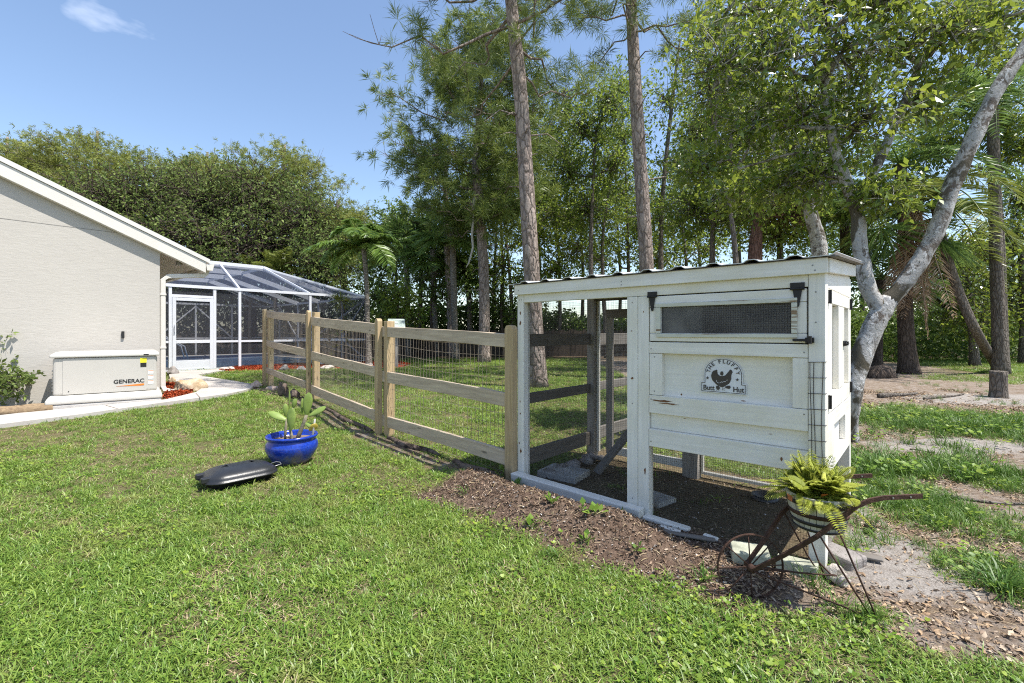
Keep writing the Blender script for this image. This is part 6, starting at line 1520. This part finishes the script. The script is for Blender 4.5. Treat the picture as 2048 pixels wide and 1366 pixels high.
scatter_object('rough_grass', 'rough grass tufts on the sandy ground', 'grass', np.stack([x, y, ground(x, y)], 1), np.stack([rg.normal(0, .15, n), rg.normal(0, .15, n), rg.uniform(0, 6.28, n)], 1), rg.uniform(.6, 1.15, n) * size, np.where(rg.random(n) < .14, 4, rg.integers(0, 4, n)), tall_p)
# dead leaves, chips and shell bits
def chip_mesh(name, ln, wd, curl, mat, thick=.0):
    xs_ = np.linspace(-.5, .5, 5); V = []; Fq = []
    for i, t_ in enumerate(xs_):
        w_ = wd * math.sqrt(max(.03, 1 - (2 * t_) ** 2)) * .5 * (.6 + .8 * _tab[i + int(ln * 3000) % 50, 5]); zc = curl * ln * (1 - (2 * t_) ** 2) * .5
        tw = (_tab[int(ln * 2000) % 60, i] - .5) * .5 * wd; V += [(t_ * ln, -w_ + tw, zc * .5 + thick * 1.5 + tw * .5), (t_ * ln, tw, zc), (t_ * ln, w_ * .8 + tw, zc * .9 + thick - tw * .6)]
    for i in range(4):
        for j in range(2): k = i * 3 + j; Fq.append((k, k + 3, k + 4, k + 1))
    return bpy.data.objects.new(name, np_mesh(name, np.array(V), np.array(Fq), mat, np.random.default_rng(len(name)).uniform(0, .3) + np.zeros(len(V))))
leaf_p = [chip_mesh('litter_piece_0', .045, .018, .25, M['chip'], .004), chip_mesh('litter_piece_1', .038, .02, .4, M['chip'], .006), chip_mesh('litter_piece_2', .055, .015, .2, M['chip'], -.003), chip_mesh('litter_piece_3', .03, .016, .1, M['chip']), chip_mesh('litter_piece_4', .11, .0025, .12, M['straw'], .001), chip_mesh('litter_piece_5', .07, .004, .2, M['darkchip'], .002)]
n = 150000; x = rg.uniform(.6, 8, n); y = rg.uniform(1.45, 8.5, n); zz = zones(x, y); s_, t_ = coop_st(x, y)
dens = zz['right'] * (1 - .8 * zz['sand']) * (1 - .5 * zz['gr']) * smooth(.34, .56, fbm(x * 1.9 + 8, y * 1.9, 3)) + .05 * zz['right']
ok = (rg.random(n) < dens * np.clip(3.4 / y, .2, 1.2)) & (np.abs(x) < 1.14 * y + .2) & ~((s_ < CLEN + .04) & (t_ < CDEP + .1) & (t_ > -.12)); x, y = x[ok], y[ok]; n = len(x)
scatter_object('leaf_litter', 'dry tan leaf litter on the sandy ground', 'leaf litter', np.stack([x, y, ground(x, y) + .004], 1), np.stack([rg.normal(0, .35, n), rg.normal(0, .35, n), rg.uniform(0, 6.28, n)], 1), rg.uniform(.3, .8, n) * np.where(y > 5, 1.5, 1), rg.integers(0, 6, n), leaf_p)
chip_p = [chip_mesh('chip_piece_0', .022, .006, .1, M['darkchip'], .002), chip_mesh('chip_piece_1', .030, .005, .2, M['darkchip'], .003), chip_mesh('chip_piece_2', .014, .008, .1, M['darkchip'], .002), chip_mesh('chip_piece_3', .05, .003, .3, M['straw'], .001), chip_mesh('chip_piece_4', .010, .008, .3, M['stonechip'], .002)]
n = 26000; s_ = rg.uniform(-.7, 2.0, n); t_ = rg.uniform(-.95, 1.05, n); x = COOP.x + CU.x * s_ + CV.x * t_; y = COOP.y + CU.y * s_ + CV.y * t_; zz = zones(x, y)
ok = rg.random(n) < np.where(t_ > .02, .16, .9) * np.where(t_ > .02, 1.0, zz['soil']); x, y = x[ok], y[ok]; n = len(x)
idx = rg.choice(5, n, p=[.36, .24, .24, .10, .06])
scatter_object('mulch_chips', 'wood chips and straw on the dark soil heap', 'wood chips', np.stack([x, y, ground(x, y) + .003], 1), np.stack([rg.normal(0, .5, n), rg.normal(0, .5, n), rg.uniform(0, 6.28, n)], 1), rg.uniform(.6, 1.4, n), idx, chip_p)
# red mulch pieces
M['redchip'] = instance_foliage('red_mulch_chip', [(.30, .055, .02), (.40, .09, .035), (.20, .035, .015)], .0, None, .9, .1)
red_p = [chip_mesh('mulch_piece_0', .06, .018, .2, M['redchip'], .01), chip_mesh('mulch_piece_1', .05, .014, .3, M['redchip'], .006)]
X, Y_ = [], []
for poly in ([(328, 806), (368, 796), (395, 781), (356, 770), (330, 770)], [(436, 744), (560, 741), (640, 738), (660, 733), (600, 729), (470, 735)], [(640, 738), (760, 737), (822, 731), (790, 722), (690, 728)]):
    P_ = [gp(*p) for p in poly]; x = rg.uniform(min(p.x for p in P_), max(p.x for p in P_), 4000); y = rg.uniform(min(p.y for p in P_), max(p.y for p in P_), 4000); k = inside(P_, x, y); X.append(x[k]); Y_.append(y[k])
x = np.concatenate(X); y = np.concatenate(Y_); n = len(x)
scatter_object('red_mulch_chips', 'red mulch chips covering the garden beds', 'mulch', np.stack([x, y, ground(x, y) + .045], 1), np.stack([rg.normal(0, .5, n), rg.normal(0, .5, n), rg.uniform(0, 6.28, n)], 1), rg.uniform(.6, 1.4, n), rg.integers(0, 2, n), red_p)
# ------------------------------------------------------------------ single weeds, tuft, cone and sticks
def weed(label, px, py, n, ln, lw, lm, seed, el=(.3, 1.2), cat='weed'):
    p = gp(px, py); rg = np.random.default_rng(seed); root = empty('weed', p, 0, label, cat); az = rg.uniform(0, 6.28, n); e = rg.uniform(*el, n); D = np.stack([np.cos(az) * np.cos(e), np.sin(az) * np.cos(e), np.sin(e)], 1)
    P0 = D * ln * rg.uniform(.2, .7, (n, 1)); V, Fq = leaves(P0, D + rg.normal(size=(n, 3)) * .3, ln * rg.uniform(.4, .8, n), lw, .8, rg); mb = MB()
    for q in P0: mb.tube([(0, 0, -.01), tuple(q * .5 + np.array([0, 0, .004])), tuple(q)], .0012, 4, False)
    mb.build('stem', lm, root); link('leaves', np_mesh('leaves', V, Fq, lm, np.repeat(rg.uniform(.3, 1, n), 4)), None, root)
M['weedleaf'] = foliage('weed_leaf', (.07, .15, .02), (.14, .25, .035), (.25, .36, .06), .3)
for i, (px, py, n, ln, w_, lab) in enumerate(((1012, 958, 16, .11, .55, 'leafy weed at the foot of the fence post beside the coop'), (1030, 975, 22, .07, .6, 'low bushy weed at the coop corner'), (1105, 1008, 12, .07, .5, 'small weed against the coop sill'), (1060, 1030, 5, .07, .95, 'round leafed seedling left on the soil heap'), (1190, 1042, 7, .08, .9, 'round leafed weed in the middle of the soil heap'), (1165, 1025, 6, .06, .8, 'small leafed weed by the middle sill'), (1240, 1035, 9, .06, .5, 'small weed at the foot of the double post'), (1175, 1055, 6, .06, .9, 'yellowish round leaved seedling on the soil heap'), (1270, 1090, 8, .05, .6, 'tiny weed on the right slope of the soil heap'), (620, 938, 14, .06, .6, 'clover weed at the foot of the blue pot'))):
    weed(lab, px, py, n, ln, w_, M['weedleaf'], 200 + i)
def tuft(label, px, py, n, ln, w_, seed, el=(.35, 1.35)):
    p = gp(px, py); rg = np.random.default_rng(seed); ob = blades_mesh('grass_tuft', n, .02, ln * .5, ln, w_ * .7, w_, .85, M['tall'], seed, .9); ob.location = p; COL.objects.link(ob); tag(ob, label, 'grass tuft')
tuft('large spiky grass tuft on the sand at the right edge', 2005, 1185, 60, .26, .008, 301); tuft('bright grass tuft left of the planter wheel', 1405, 1160, 34, .12, .006, 302); tuft('grass tuft on the left slope of the soil heap', 1110, 1115, 26, .11, .006, 303); tuft('tall grass clump hugging the black box', 470, 990, 26, .12, .005, 304); tuft('thin grass clump by the fence wire', 930, 985, 24, .10, .005, 305)
pcn = gp(1738, 1066); root = empty('pine_cone', pcn, .5, 'dark open pine cone lying on the leaf litter by the coop', 'pine cone'); V, Fq = [], []
for k in range(70):
    a = k * 2.4; s = k / 70; r = .028 * math.sin(math.pi * (.15 + .8 * s)); c = np.array([(s - .5) * .085, 0, .026]); d = np.array([.35, math.cos(a), math.sin(a)]); sd = np.array([0, -math.sin(a), math.cos(a)]) * .007; q = len(V); V += [c, c + d * r * .7 + sd, c + d * r * 1.15, c + d * r * .7 - sd]; Fq.append((q, q + 1, q + 2, q + 3))
link('scales', np_mesh('scales', np.array(V), np.array(Fq), M['darkchip'], np.random.default_rng(1).random(len(V)) * .3), None, root); MB().tube([(-.04, 0, .026), (0, 0, .026), (.042, 0, .026)], [.006, .014, .004], 8).build('core', M['darkbark'], root, True)
for a, b, r, lab in (((1850, 995), (2060, 1012), .018, 'weathered stick lying on the ground at the right edge'), ((1822, 900), (1872, 906), .010, 'short stick on the bare sand right of the coop'), ((1760, 796), (1835, 790), .05, 'flat piece of fallen bark behind the tall grass'), ((1850, 800), (1930, 790), .03, 'broken dark branch on the dry ground at the right')):
    p, q = gp(*a), gp(*b); o = MB().tube([p.lerp(q, s) + Vector((0, .03 * math.sin(s * 7), r * .6)) for s in np.linspace(0, 1, 8)], [r * (.7 + .3 * math.sin(2 + 3 * s)) for s in np.linspace(0, 1, 8)], 8).build('stick', M['greybark'], None, True); tag(o, lab, 'stick')
print('lawn clumps', N_LAWN)
